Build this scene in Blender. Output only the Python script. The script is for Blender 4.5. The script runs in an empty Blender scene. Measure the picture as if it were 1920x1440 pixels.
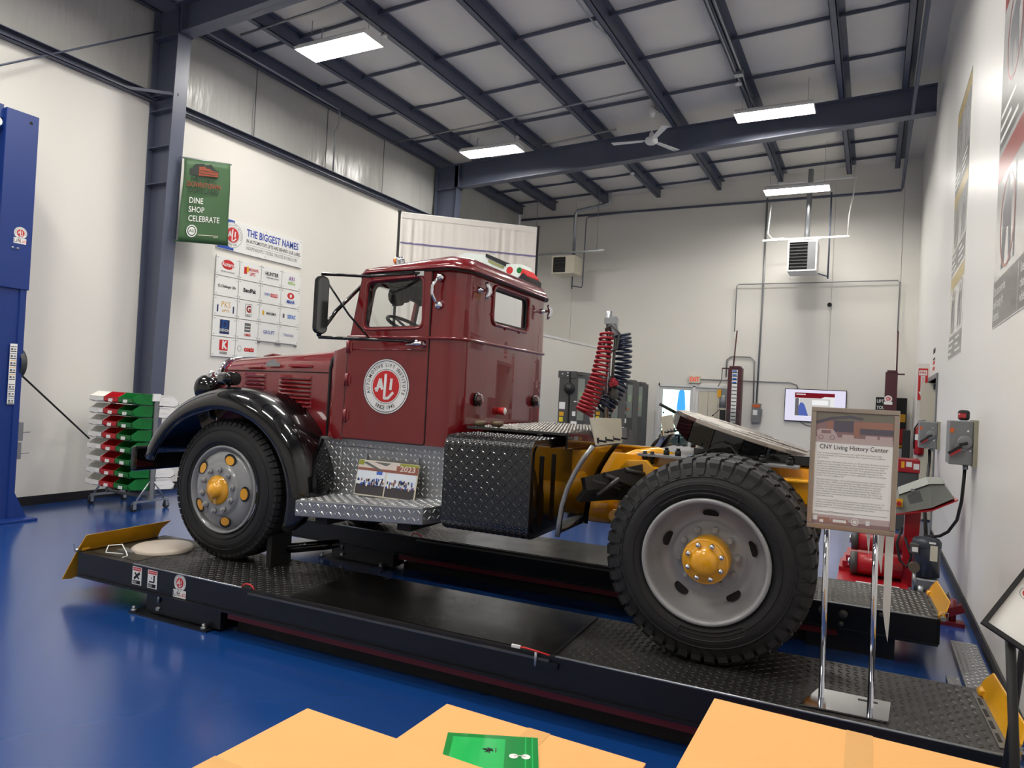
import bpy, bmesh, math, random
from mathutils import Vector, Matrix
random.seed(7)
S = bpy.context.scene
COL = S.collection
PI = math.pi

# ------------------------------------------------------------------ camera
YAW, PITCH, ROLL, FPX = -0.48042575, 0.01217767, 0.05106621, 1303.07
cf = Vector((math.sin(YAW)*math.cos(PITCH), math.cos(YAW)*math.cos(PITCH), math.sin(PITCH)))
cr = Vector((math.cos(YAW), -math.sin(YAW), 0)); cu = cr.cross(cf)
r2 = cr*math.cos(ROLL)+cu*math.sin(ROLL); u2 = -cr*math.sin(ROLL)+cu*math.cos(ROLL)
cam = bpy.data.cameras.new('camera'); camo = bpy.data.objects.new('camera', cam); COL.objects.link(camo)
mm = Matrix((r2, u2, -cf)).transposed().to_4x4(); mm.translation = (0, 0, 1.66)
camo.matrix_world = mm
cam.sensor_width = 36; cam.lens = FPX/1920*36; cam.clip_start = 0.05; cam.clip_end = 100
S.camera = camo

# ------------------------------------------------------------------ light
LED = 60.0          # strength of the ceiling panels
wd = bpy.data.worlds.new('world'); S.world = wd; wd.use_nodes = True
wd.node_tree.nodes['Background'].inputs[0].default_value = (0.75, 0.82, 0.9, 1)
wd.node_tree.nodes['Background'].inputs[1].default_value = 0.4
S.view_settings.view_transform = 'Standard'; S.view_settings.look = 'None'
S.view_settings.exposure = 0.06; S.view_settings.gamma = 1.0; S.view_settings.use_curve_mapping = False

# ------------------------------------------------------------------ helpers
TD = 0.04868783            # the truck and its lift stand turned by this angle in the room
ROTT = Matrix.Rotation(TD, 3, 'Z')

class MB:
    """collects polygons; build() links them as ONE mesh object"""
    def __init__(s): s.v = []; s.f = []; s.sm = []
    def add(s, vs, fs, smooth=False):
        o = len(s.v); s.v += [Vector(p) for p in vs]
        s.f += [tuple(i+o for i in f) for f in fs]; s.sm += [smooth]*len(fs); return s
    def box(s, x0, x1, y0, y1, z0, z1, M=None):
        vs = [Vector((x, y, z)) for z in (z0, z1) for y in (y0, y1) for x in (x0, x1)]
        if M: vs = [M @ p for p in vs]
        return s.add(vs, [(0,2,3,1),(4,5,7,6),(0,1,5,4),(2,6,7,3),(0,4,6,2),(1,3,7,5)])
    def obox(s, c, ux, uy, hx, hy, hz):
        ux = Vector(ux).normalized(); uy = Vector(uy); uy = (uy-ux*uy.dot(ux)).normalized(); uz = ux.cross(uy); c = Vector(c)
        vs = [c+ux*a*hx+uy*b*hy+uz*d*hz for d in (-1,1) for b in (-1,1) for a in (-1,1)]
        return s.add(vs, [(0,2,3,1),(4,5,7,6),(0,1,5,4),(2,6,7,3),(0,4,6,2),(1,3,7,5)])
    def prism(s, poly, a, b):
        """poly: list of 3D points, extruded from offset vector a to offset vector b"""
        n = len(poly); a = Vector(a); b = Vector(b); P = [Vector(p) for p in poly]
        s.add([p+a for p in P]+[p+b for p in P], [tuple(range(n))[::-1], tuple(range(n, 2*n))]+[(i,(i+1)%n,n+(i+1)%n,n+i) for i in range(n)])
        return s
    def xz(s, poly, y0, y1): return s.prism([(x,0,z) for x,z in poly], (0,y0,0), (0,y1,0))
    def yz(s, poly, x0, x1): return s.prism([(0,y,z) for y,z in poly], (x0,0,0), (x1,0,0))
    def xy(s, poly, z0, z1): return s.prism([(x,y,0) for x,y in poly], (0,0,z0), (0,0,z1))
    def cyl(s, p, q, r, n=16, r2=None, cap=True):
        p = Vector(p); q = Vector(q); r2 = r if r2 is None else r2
        d = (q-p).normalized(); a = d.orthogonal().normalized(); b = d.cross(a)
        ring = [a*math.cos(2*PI*i/n)+b*math.sin(2*PI*i/n) for i in range(n)]
        o = len(s.v)
        s.add([p+k*r for k in ring]+[q+k*r2 for k in ring], [(i,(i+1)%n,n+(i+1)%n,n+i) for i in range(n)], True)
        if cap:
            s.f += [tuple(o+i for i in range(n))[::-1], tuple(o+n+i for i in range(n))]; s.sm += [False, False]
        return s
    def tube(s, pts, r, n=8, closed=False):
        P = [Vector(p) for p in pts]; m = len(P); vs = []; fs = []
        t0 = (P[1]-P[0]).normalized(); a = t0.orthogonal().normalized()
        for i, p in enumerate(P):
            if closed: t = (P[(i+1)%m]-P[i-1]).normalized()
            else: t = (P[min(i+1,m-1)]-P[max(i-1,0)]).normalized()
            a = (a-t*a.dot(t)).normalized(); b = t.cross(a)
            rr = r[i] if isinstance(r,(list,tuple)) else r
            vs += [p+(a*math.cos(2*PI*k/n)+b*math.sin(2*PI*k/n))*rr for k in range(n)]
        for i in range(m if closed else m-1):
            j = (i+1)%m
            fs += [(i*n+k, i*n+(k+1)%n, j*n+(k+1)%n, j*n+k) for k in range(n)]
        o = len(s.v); s.add(vs, fs, True)
        if not closed:
            s.f += [tuple(o+k for k in range(n))[::-1], tuple(o+(m-1)*n+k for k in range(n))]; s.sm += [False, False]
        return s
    def lathe(s, prof, c, axis=(0,1,0), n=48, smooth=True, cap=False):
        """prof: list of (r, h) along axis from c"""
        ax = Vector(axis).normalized(); a = ax.orthogonal().normalized()
        if abs(ax.z) < .9:
            a = Vector((0,0,1)); a = (a-ax*a.dot(ax)).normalized()
        b = ax.cross(a); c = Vector(c); vs = []; fs = []; m = len(prof)
        for r, h in prof:
            vs += [c+ax*h+(a*math.cos(2*PI*k/n)+b*math.sin(2*PI*k/n))*r for k in range(n)]
        for i in range(m-1):
            fs += [(i*n+k, i*n+(k+1)%n, (i+1)*n+(k+1)%n, (i+1)*n+k) for k in range(n)]
        o = len(s.v); s.add(vs, fs, smooth)
        if cap:
            s.f += [tuple(o+k for k in range(n))[::-1], tuple(o+(m-1)*n+k for k in range(n))]; s.sm += [False, False]
        return s
    def sphere(s, c, r, n=16, m=10, sc=(1,1,1)):
        prof = [(max(1e-4, r*math.sin(PI*i/m)), -r*math.cos(PI*i/m)) for i in range(m+1)]
        o = len(s.v); s.lathe(prof, (0,0,0), (0,0,1), n)
        for i in range(o, len(s.v)):
            p = s.v[i]; s.v[i] = Vector((p.x*sc[0]+c[0], p.y*sc[1]+c[1], p.z*sc[2]+c[2]))
        return s
    def grid(s, P, smooth=True):
        m = len(P); n = len(P[0])
        return s.add([q for r in P for q in r], [(i*n+j, i*n+j+1, (i+1)*n+j+1, (i+1)*n+j) for i in range(m-1) for j in range(n-1)], smooth)
    def text(s, txt, size, o, u, v, align='C', lift=0.0, bold=0.0, sx=1.0, spacing=1.0):
        V, F = tmesh(txt, align, bold, spacing); o = Vector(o); u = Vector(u).normalized(); v = Vector(v).normalized(); n = u.cross(v)
        return s.add([o+u*p[0]*size*sx+v*p[1]*size+n*lift for p in V], F)
    def disc(s, c, u, v, r, n=32, lift=0.0, ry=None):
        u = Vector(u).normalized(); v = Vector(v).normalized(); w = u.cross(v); c = Vector(c)
        return s.add([c+u*math.cos(2*PI*k/n)*r+v*math.sin(2*PI*k/n)*(ry or r)+w*lift for k in range(n)], [tuple(range(n))])
    def ring(s, c, u, v, r0, r1, n=40, lift=0.0):
        u = Vector(u).normalized(); v = Vector(v).normalized(); w = u.cross(v); c = Vector(c)
        vs = [c+(u*math.cos(2*PI*k/n)+v*math.sin(2*PI*k/n))*r+w*lift for r in (r0, r1) for k in range(n)]
        return s.add(vs, [(k,n+k,n+(k+1)%n,(k+1)%n) for k in range(n)])
    def rect(s, o, u, v, x0, x1, y0, y1, lift=0.0):
        u = Vector(u).normalized(); v = Vector(v).normalized(); w = u.cross(v); o = Vector(o)
        return s.add([o+u*x+v*y+w*lift for x, y in ((x0,y0),(x1,y0),(x1,y1),(x0,y1))], [(0,1,2,3)])
    def poly(s, o, u, v, pts, lift=0.0):
        u = Vector(u).normalized(); v = Vector(v).normalized(); w = u.cross(v); o = Vector(o)
        return s.add([o+u*x+v*y+w*lift for x, y in pts], [tuple(range(len(pts)))])
    def mesh(s, name, off=(0,0,0), sharp=None):
        off = Vector(off); me = bpy.data.meshes.new(name)
        me.from_pydata([p-off for p in s.v], [], s.f)
        me.polygons.foreach_set('use_smooth', s.sm)
        if sharp: me.set_sharp_from_angle(angle=math.radians(sharp))
        me.update(); return me

_tc = {}
def tmesh(txt, align='C', bold=0.0, spacing=1.0):
    k = (txt, align, bold, spacing)
    if k not in _tc:
        c = bpy.data.curves.new('t', 'FONT'); c.body = txt; c.size = 1; c.resolution_u = 2
        c.align_x = {'C':'CENTER','L':'LEFT','R':'RIGHT'}[align]; c.align_y = 'CENTER' if '\n' not in txt else 'TOP'
        c.offset = bold; c.space_character = spacing
        o = bpy.data.objects.new('t', c); me = bpy.data.meshes.new_from_object(o)
        _tc[k] = ([(v.co.x, v.co.y) for v in me.vertices], [tuple(p.vertices) for p in me.polygons])
        bpy.data.objects.remove(o); bpy.data.curves.remove(c); bpy.data.meshes.remove(me)
    return _tc[k]

BASE = {}
def setp(o, label=None, cat=None, group=None, kind=None):
    if label: o['label'] = label
    if cat: o['category'] = cat
    if group: o['group'] = group
    if kind: o['kind'] = kind
    return o
def place(o, base, frame):
    b = Vector(base)
    if frame == 'T': o.location = ROTT @ b; o.rotation_euler = (0, 0, TD)
    else: o.location = b
    BASE[o.name] = b
def thing(name, label, cat, base=(0,0,0), frame='R', group=None):
    o = bpy.data.objects.new(name, None); COL.objects.link(o); o.empty_display_size = 0.1
    place(o, base, frame); return setp(o, label, cat, group)
def rootof(o):
    while o.parent: o = o.parent
    return o
def part(name, mb, mat, parent, bevel=0, seg=2, sharp=None, kind=None, label=None, subsurf=0):
    me = mb.mesh(name, BASE[rootof(parent).name], sharp)
    o = bpy.data.objects.new(name, me); COL.objects.link(o); o.parent = parent
    me.materials.append(mat)
    if bevel: addbev(o, bevel, seg)
    if subsurf:
        m = o.modifiers.new('s', 'SUBSURF'); m.levels = m.render_levels = subsurf
    return setp(o, label, None, None, kind)
def addbev(o, w, seg=2, ang=35):
    m = o.modifiers.new('b', 'BEVEL'); m.width = w; m.segments = seg; m.limit_method = 'ANGLE'; m.angle_limit = math.radians(ang)
    m.harden_normals = False
def single(name, mb, mat, label, cat, base, frame='R', group=None, bevel=0, kind=None, sharp=None):
    me = mb.mesh(name, base, sharp); o = bpy.data.objects.new(name, me); COL.objects.link(o); me.materials.append(mat)
    place(o, base, frame)
    if bevel: addbev(o, bevel)
    return setp(o, label, cat, group, kind)
def struct(name, mb, mat, bevel=0, sharp=None, label=None):
    return single(name, mb, mat, label, None, (0,0,0), 'R', None, bevel, 'structure', sharp)
def inst(name, me, parent, loc, rot=(0,0,0), scale=None, frame_base=None):
    """a copy of mesh data me as a part at loc (in the frame of the thing)"""
    o = bpy.data.objects.new(name, me); COL.objects.link(o); o.parent = parent
    o.location = Vector(loc)-BASE[rootof(parent).name]; o.rotation_euler = rot
    if scale: o.scale = scale
    return o
def datamesh(name, mb, mat, sharp=None):
    me = mb.mesh(name, (0,0,0), sharp); me.materials.append(mat); return me
def copytree(o, loc, parent=None, label=None, rot=None):
    c = o.copy(); COL.objects.link(c)
    if parent: c.parent = parent
    else:
        c.location = loc; BASE[c.name] = Vector(loc)
        if rot is not None: c.rotation_euler = rot
        if label: c['label'] = label
    for ch in o.children: copytree(ch, None, c)
    return c
def fixn(me):
    b = bmesh.new(); b.from_mesh(me); bmesh.ops.recalc_face_normals(b, faces=b.faces); b.to_mesh(me); b.free()
def boolean(ob, cutters):
    """cut solids out of a mesh object and keep the result as plain mesh"""
    tmp = []; fixn(ob.data)
    for i, c in enumerate(cutters):
        co = bpy.data.objects.new('cut', c.mesh('cut')); COL.objects.link(co); fixn(co.data); co.parent = ob.parent; tmp.append(co)
        m = ob.modifiers.new('b%d' % i, 'BOOLEAN'); m.operation = 'DIFFERENCE'; m.solver = 'EXACT'; m.object = co
    bpy.context.view_layer.update()
    dg = bpy.context.evaluated_depsgraph_get(); dg.update(); me = bpy.data.meshes.new_from_object(ob.evaluated_get(dg))
    old = ob.data; ob.modifiers.clear(); ob.data = me; bpy.data.meshes.remove(old)
    for co in tmp: d = co.data; bpy.data.objects.remove(co); bpy.data.meshes.remove(d)
    return ob
def rrect(x0, x1, y0, y1, r, n=5):
    pts = []
    for cx, cy, a in ((x1-r,y1-r,0),(x0+r,y1-r,90),(x0+r,y0+r,180),(x1-r,y0+r,270)):
        pts += [(cx+r*math.cos(math.radians(a+90*i/n)), cy+r*math.sin(math.radians(a+90*i/n))) for i in range(n+1)]
    return pts
def lerp(a, b, t): return a+(b-a)*t
def interp(xs, ys, x):
    if x <= xs[0]: return ys[0]
    for i in range(len(xs)-1):
        if x <= xs[i+1]: return lerp(ys[i], ys[i+1], (x-xs[i])/(xs[i+1]-xs[i]))
    return ys[-1]

# ------------------------------------------------------------------ materials
def srgb(r, g, b):
    f = lambda c: (c/255/12.92 if c/255 <= .04045 else ((c/255+.055)/1.055)**2.4)
    return (f(r), f(g), f(b), 1)
def mat(name, col, rough=.5, metal=0, coat=0, spec=.5, noise=0, nscale=8, bump=0, bscale=30, emit=None, es=0, coatr=.05, sheen=0, bstretch=None, rnoise=0):
    m = bpy.data.materials.new(name); m.use_nodes = True; nt = m.node_tree; b = nt.nodes['Principled BSDF']
    c = srgb(*col) if max(col) > 1 else (*col, 1)
    b.inputs['Base Color'].default_value = c; b.inputs['Roughness'].default_value = rough; b.inputs['Metallic'].default_value = metal
    b.inputs['Coat Weight'].default_value = coat; b.inputs['Coat Roughness'].default_value = coatr; b.inputs['Specular IOR Level'].default_value = spec
    if emit: b.inputs['Emission Color'].default_value = srgb(*emit); b.inputs['Emission Strength'].default_value = es
    tc = nt.nodes.new('ShaderNodeTexCoord')
    if noise or rnoise:
        n = nt.nodes.new('ShaderNodeTexNoise'); n.inputs['Scale'].default_value = nscale; n.inputs['Detail'].default_value = 5
        nt.links.new(tc.outputs['Object'], n.inputs['Vector'])
        if noise:
            mx = nt.nodes.new('ShaderNodeMix'); mx.data_type = 'RGBA'
            mx.inputs[6].default_value = tuple(max(0, k*(1-noise)) for k in c[:3])+(1,); mx.inputs[7].default_value = tuple(min(1, k*(1+noise)) for k in c[:3])+(1,)
            nt.links.new(n.outputs['Fac'], mx.inputs[0]); nt.links.new(mx.outputs[2], b.inputs['Base Color'])
        if rnoise:
            mr = nt.nodes.new('ShaderNodeMapRange'); mr.inputs[1].default_value = .3; mr.inputs[2].default_value = .7
            mr.inputs[3].default_value = max(0, rough-rnoise); mr.inputs[4].default_value = rough+rnoise
            nt.links.new(n.outputs['Fac'], mr.inputs[0]); nt.links.new(mr.outputs[0], b.inputs['Roughness'])
    if bump:
        n = nt.nodes.new('ShaderNodeTexNoise'); n.inputs['Scale'].default_value = bscale; n.inputs['Detail'].default_value = 3
        src = tc.outputs['Object']
        if bstretch:
            mp = nt.nodes.new('ShaderNodeMapping'); mp.inputs['Scale'].default_value = bstretch; nt.links.new(src, mp.inputs['Vector']); src = mp.outputs['Vector']
        nt.links.new(src, n.inputs['Vector'])
        bp = nt.nodes.new('ShaderNodeBump'); bp.inputs['Strength'].default_value = bump; bp.inputs['Distance'].default_value = .02
        nt.links.new(n.outputs['Fac'], bp.inputs['Height']); nt.links.new(bp.outputs['Normal'], b.inputs['Normal'])
    return m
def glassmat(name, tint=(.97,.98,.98)):
    m = bpy.data.materials.new(name); m.use_nodes = True; nt = m.node_tree; nt.nodes.remove(nt.nodes['Principled BSDF'])
    t = nt.nodes.new('ShaderNodeBsdfTransparent'); t.inputs[0].default_value = (*tint, 1)
    g = nt.nodes.new('ShaderNodeBsdfGlossy'); g.inputs['Roughness'].default_value = .02
    f = nt.nodes.new('ShaderNodeFresnel'); f.inputs[0].default_value = 1.45
    x = nt.nodes.new('ShaderNodeMixShader'); nt.links.new(f.outputs[0], x.inputs[0]); nt.links.new(t.outputs[0], x.inputs[1]); nt.links.new(g.outputs[0], x.inputs[2])
    nt.links.new(x.outputs[0], nt.nodes['Material Output'].inputs[0]); return m
def emat(name, col, st):
    m = bpy.data.materials.new(name); m.use_nodes = True; nt = m.node_tree; nt.nodes.remove(nt.nodes['Principled BSDF'])
    e = nt.nodes.new('ShaderNodeEmission'); e.inputs[0].default_value = srgb(*col); e.inputs[1].default_value = st
    nt.links.new(e.outputs[0], nt.nodes['Material Output'].inputs[0]); return m

m_floor = mat('blue epoxy floor', (20,64,130), .25, coat=.8, coatr=.15, spec=.5, noise=.03, nscale=1.5)
m_wall = mat('white painted wall', (232,229,221), .45, noise=.02, nscale=1.2, spec=.4)
m_wallr = mat('white gloss panel wall', (238,236,231), .32, noise=.02, nscale=1.2, spec=.5, bump=.05, bscale=3, bstretch=(1,1,.15))
m_ins = mat('vinyl insulation facing', (190,190,186), .26, spec=.6, noise=.06, nscale=1.5, bump=1.0, bscale=3.5, bstretch=(1,1.6,.35))
m_roof = mat('roof insulation facing', (226,223,216), .4, spec=.4, noise=.05, nscale=2, bump=.6, bscale=2.2, bstretch=(1.2,.6,1))
m_steel = mat('dark blue grey steel', (84,90,108), .38, spec=.5, noise=.08, nscale=4)
m_base = mat('black rubber baseboard', (24,24,27), .5)
m_red = mat('maroon truck paint', (114,9,19), .25, coat=1, coatr=.012, spec=.25)
m_dred = mat('dark red lift paint', (100,12,22), .4)
m_black = mat('gloss black paint', (8,8,10), .25, coat=1, coatr=.015, spec=.1)
m_liftk = mat('black lift paint', (15,16,20), .3, spec=.5, noise=.2, nscale=10)
m_dark = mat('dark void', (10,10,11), .7)
m_rub = mat('tyre rubber', (29,29,30), .62, noise=.15, nscale=20, bump=.1, bscale=80)
m_rim = mat('grey wheel enamel', (148,149,150), .28, coat=.4, noise=.04)
m_yel = mat('yellow chassis enamel', (232,164,14), .25, coat=.7, noise=.05, nscale=6)
m_yel2 = mat('yellow lift enamel', (222,160,20), .35, coat=.3)
m_chr = mat('chrome', (215,217,222), .06, metal=1)
m_alu = mat('aluminium checker plate', (150,152,154), .38, metal=.75)
m_lug = mat('polished checker lugs', (225,227,228), .25, metal=.8)
m_alu2 = mat('worn plate steel', (120,118,114), .38, metal=1, rnoise=.1, nscale=9)
m_blkplate = mat('black checker plate', (13,15,18), .22, coat=.6, coatr=.1)
m_deck = mat('dark checker deck', (42,41,40), .38, metal=.3, rnoise=.1, nscale=5)
m_white = mat('white plastic', (238,238,234), .4)
m_cream = mat('cream panel', (212,206,186), .45)
m_print = mat('black print', (22,22,24), .6)
m_gprint = mat('grey print', (96,98,98), .6)
m_redp = mat('red print', (205,38,40), .5)
m_bluep = mat('blue print', (38,74,168), .5)
m_grn = mat('green banner cloth', (58,94,56), .6, noise=.06, nscale=4)
m_grnbin = mat('green bin plastic', (0,112,44), .35)
m_redbin = mat('red bin plastic', (186,14,32), .35)
m_whibin = mat('white bin plastic', (246,245,240), .4)
m_galv = mat('galvanised steel', (168,172,176), .35, metal=.9, noise=.1, nscale=15)
m_cond = mat('grey conduit', (150,152,154), .4, metal=.6)
m_grey = mat('grey enamel box', (120,122,124), .4, noise=.04)
m_mgrey = mat('dark grey lift column', (74,74,73), .45, noise=.08, nscale=6)
m_blue = mat('blue lift enamel', (20,52,122), .35, noise=.06, nscale=3)
m_card = mat('cardboard', (232,172,100), .7, noise=.05, nscale=5, bump=.03, bscale=60)
m_tape = mat('clear packing tape', (236,182,114), .12, coat=.7)
m_wht = mat('white enamel', (228,228,226), .35)
m_mar = mat('maroon lift post', (74,30,38), .4)
m_rmach = mat('red machine enamel', (166,20,32), .35, coat=.3)
m_glass = glassmat('window glass')
m_curt = mat('white drape cloth', (226,220,212), .8, noise=.03)
m_hoser = mat('red coiled hose', (150,20,36), .35)
m_hoseb = mat('navy coiled hose', (20,34,62), .35)
m_orange = mat('orange print', (196,92,40), .6)
m_frame = mat('brushed metal sign frame', (172,160,148), .3, metal=.85, noise=.1, nscale=30)
# ================================================================== THE ROOM
XL, XR, YF, YB = -9.0, 0.76, 17.4, -5.0
def pz(x): return 6.67+0.037*(x+9)          # underside of the purlins
PUR = [-8.95, -7.95, -6.45, -5.03, -3.52, -2.1, -0.65, 0.3]
struct('floor', MB().box(XL-.3, XR+1.6, YB-.2, YF+2.4, -.2, 0), m_floor)
# left wall: liner panel below the girt, vinyl faced insulation above
wl = struct('wall_left', MB().box(XL-.2, XL, YB, YF, 0, 5.46), m_wall)
P = []
rnd = random.Random(3)
for i in range(150):
    y = lerp(YB, YF, i/149); row = []
    fold = .03*math.sin(y*2.1)+.022*math.sin(y*5.3+1)+rnd.uniform(-.012, .012)
    for j in range(9):
        t = j/8; row.append((XL-.09+fold*math.sin(PI*t)*(1-.4*t)+.02*math.sin(y*9+j*1.3)*math.exp(-5*t), y, 5.46+t*1.55))
    P.append(row)
ins = MB().grid(P); part('insulation_blanket', ins, m_ins, wl)
seam = datamesh('seam_tape', MB().box(-.004, .004, -.006, .006, 0, 1.3), m_gprint)
for y in (7.9, 9.55, 11.2): inst('seam', seam, wl, (XL-.05, y, 5.52))
struct('baseboard_left', MB().box(XL, XL+.012, YB, YF, 0, .11), m_base)
# girt: a C section along the wall
def girt(mb, y0, y1):
    mb.box(XL, XL+.012, y0, y1, 5.40, 5.52); mb.box(XL, XL+.12, y0, y1, 5.40, 5.408); mb.box(XL, XL+.1, y0, y1, 5.512, 5.52); mb.box(XL+.108, XL+.12, y0, y1, 5.40, 5.425)
mb = MB(); girt(mb, YB, 6.08); g1 = struct('trim_1', mb, m_steel, label='dark steel girt along the left wall before the front column')
mb = MB(); girt(mb, 6.25, 13.0); struct('trim_2', mb, m_steel, label='dark steel girt along the left wall behind the front column')
# far wall with a glazed door opening
DX0, DX1, DZ = -4.86, -3.04, 2.05
mb = MB().box(XL-.2, DX0, YF+.03, YF+.2, 0, 7.4).box(DX1, XR+1.6, YF+.03, YF+.2, 0, 7.4).box(DX0, DX1, YF+.03, YF+.2, DZ, 7.4)
wb = struct('wall_back', mb, m_wall)
ed = [XL, -7.38, DX0, DX1, -.95, .42, XR]
for a, b in zip(ed[:-1], ed[1:]):
    g = .004
    if a == DX0: part('wall_panel', MB().box(a, b, YF, YF+.03, DZ, 7.4), m_wall, wb)
    else: part('wall_panel', MB().box(a+(g if a in (-7.38,-.95,.42) else 0), b-(g if b in (-7.38,-.95,.42) else 0), YF, YF+.03, 0, 7.4), m_wall, wb)
struct('baseboard_back', MB().box(-6.3, DX0, YF-.012, YF, 0, .11).box(DX1, XR, YF-.012, YF, 0, .11), m_base)
# right wall with a door opening
RY0, RY1, RZ = 11.05, 12.62, 2.16
wr = struct('wall_right', MB().box(XR+.02, XR+.2, YB, RY0, 0, 7.4).box(XR+.02, XR+.2, RY1, YF, 0, 7.4).box(XR+.02, XR+.2, RY0, RY1, RZ, 7.4), m_wallr)
for a, b, z in ((YB, 2.5, 0), (2.508, RY0, 0), (RY0, RY1, RZ), (RY1, YF, 0)):
    part('wall_panel', MB().box(XR, XR+.02, a+.002, b-.002, z, 7.4), m_wallr, wr)
struct('baseboard_right', MB().box(XR-.014, XR, YB, RY0-.06, 0, .1).box(XR-.014, XR, RY1+.3, YF, 0, .1), m_base)
struct('wall_front', MB().box(XL-.2, XR+.2, YB-.2, YB, 0, 7.4), m_wall)
# roof: insulation sagging between the purlins
P = []
xs = [XL-.15+i*(XR+.3-XL)/120 for i in range(121)]
for i in range(56):
    y = lerp(YB, YF+.05, i/55); row = []
    for x in xs:
        k = 0
        for a, b in zip(PUR[:-1], PUR[1:]):
            if a < x < b: k = math.sin(PI*(x-a)/(b-a))
        wave = .035*math.sin(y*4.6+x*.8)*k*.5
        row.append((x, y, pz(x)+.235-.03*k+wave))
    P.append(row)
mb = MB().grid(P)
for i in range(len(mb.f)): mb.f[i] = mb.f[i][::-1]
ce = struct('ceiling', mb, m_roof)
def purlin(x):
    z = pz(x); m = MB()
    m.box(x-.006, x+.006, YB, YF-.1, z, z+.215)
    m.box(x-.09, x+.006, YB, YF-.1, z, z+.008); m.box(x-.006, x+.09, YB, YF-.1, z+.207, z+.215)
    m.box(x-.09, x-.082, YB, YF-.1, z, z+.025)
    return m
for x in PUR: part('purlin', purlin(x), m_steel, ce)
strap = {}
for r, y in enumerate((3.2, 4.7, 7.7, 9.15, 10.55, 11.95, 14.5, 15.75, 16.85)):
    for a, b in zip(PUR[:-1], PUR[1:]):
        L = round(b-a, 2)
        m = MB().prism([(a+.01, 0, pz(a)+.15), (b-.01, 0, pz(b)+.15), (b-.01, 0, pz(b)+.205), (a+.01, 0, pz(a)+.205)], (0, y-.012, 0), (0, y+.012, 0))
        part('bridging_strap', m, m_steel, ce)

# ------------------------------------------------------------------ steel frames
def ibeam_rafter(y, x0, x1, zb0, zb1):
    m = MB(); fw = .1
    zt0, zt1 = pz(x0), pz(x1)
    m.prism([(x0,0,zb0),(x1,0,zb1),(x1,0,zt1),(x0,0,zt0)], (0,y-.006,0), (0,y+.006,0))
    m.prism([(x0,0,zb0),(x1,0,zb1),(x1,0,zb1+.016),(x0,0,zb0+.016)], (0,y-fw,0), (0,y+fw,0))
    m.prism([(x0,0,zt0-.016),(x1,0,zt1-.016),(x1,0,zt1-.001),(x0,0,zt0-.001)], (0,y-fw,0), (0,y+fw,0))
    return m
def steel_frame(y, label, flb, flt, zb0, zb1):
    t = thing('steel_frame', label, 'steel frame', (XL+.2, y, 0), 'R', 'rigid frames carrying the roof')
    m = MB()
    m.prism([(XL+.02,0,0),(flb,0,0),(flt,0,zb0),(flt,0,pz(flt)),(XL+.02,0,pz(XL))], (0,y-.006,0), (0,y+.006,0))
    part('column_web', m, m_steel, t)
    part('column_flange', MB().prism([(flb,0,.01),(flb+.014,0,.01),(flt+.014,0,zb0+.02),(flt,0,zb0+.02)], (0,y-.1,0), (0,y+.1,0)), m_steel, t, label='column flange facing the room')
    part('column_flange', MB().box(XL+.006, XL+.02, y-.1, y+.1, 0, pz(XL)-.02), m_steel, t, label='column flange against the wall')
    part('base_plate', MB().box(XL+.02, flb+.06, y-.13, y+.13, 0, .02), m_steel, t)
    for z in (4.25, 4.75, 5.25, 5.46):
        fx = lerp(flb, flt, z/zb0)
        part('stiffener', MB().box(XL+.02, fx, y-.095, y-.006, z, z+.012).box(XL+.02, fx, y+.006, y+.095, z, z+.012), m_steel, t)
    part('rafter', ibeam_rafter(y, flt-.12, XR-.04, zb0, zb1), m_steel, t)
    part('haunch_plate', MB().box(XL+.02, flt+.05, y-.1, y+.1, zb0-.008, zb0+.016), m_steel, t)
    part('end_plate', MB().box(flt+.03, flt+.05, y-.1, y+.1, zb0, pz(flt)-.01), m_steel, t)
    return t
f1 = steel_frame(6.15, 'dark steel column and rafter carrying the green banner', -8.68, -8.48, 6.26, 6.62)
part('flange_brace', MB().obox((-8.74, 5.86, 5.44), (.5,.5,.02), (0,0,1), .36, .02, .003), m_steel, f1)
f2 = steel_frame(13.1, 'dark steel rafter crossing the whole room behind the truck', -8.68, -8.42, 6.15, 6.56)
single('brace_rod', MB().cyl((-8.9, 3.6, 4.66), (-8.9, 6.05, 6.36), .012, 8), m_steel, 'thin steel brace rod rising to the front column', 'brace rod', (-8.9, 3.6, 4.66))

# ------------------------------------------------------------------ ceiling lights
m_led = emat('led diffuser', (255,251,244), LED)
def led(x, y, z, label, w=1.25, d=.42):
    t = thing('ceiling_light', label, 'ceiling light', (x, y, z), 'R', 'LED panels hung from the purlins')
    m = MB()
    pr = [(-d/2,0),(d/2,0),(d/2-.05,.06),(-d/2+.05,.06)]
    m.prism([(0, y+a, z+.012+b) for a, b in pr], (x-w/2, 0, 0), (x+w/2, 0, 0))
    part('housing', m, m_wht, t)
    part('frame', MB().box(x-w/2-.012, x+w/2+.012, y-d/2-.012, y-d/2, z-.022, z+.02).box(x-w/2-.012, x+w/2+.012, y+d/2, y+d/2+.012, z-.022, z+.02).box(x-w/2-.012, x-w/2, y-d/2, y+d/2, z-.022, z+.02).box(x+w/2, x+w/2+.012, y-d/2, y+d/2, z-.022, z+.02), m_wht, t)
    part('diffuser', MB().box(x-w/2, x+w/2, y-d/2, y+d/2, z+.004, z+.011), m_led, t)
    for s in (-1, 1):
        xx = x+s*w*.42
        part('hanger_cable', MB().cyl((xx, y, z+.07), (xx, y, pz(xx)+.18), .004, 6), m_cond, t)
    part('power_cord', MB().tube([(x-w*.3, y+.05, z+.07), (x-w*.31, y+.06, z+.3), (x-w*.28, y+.05, pz(x)+.05)], .008, 6), m_cond, t)
    return t
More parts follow.
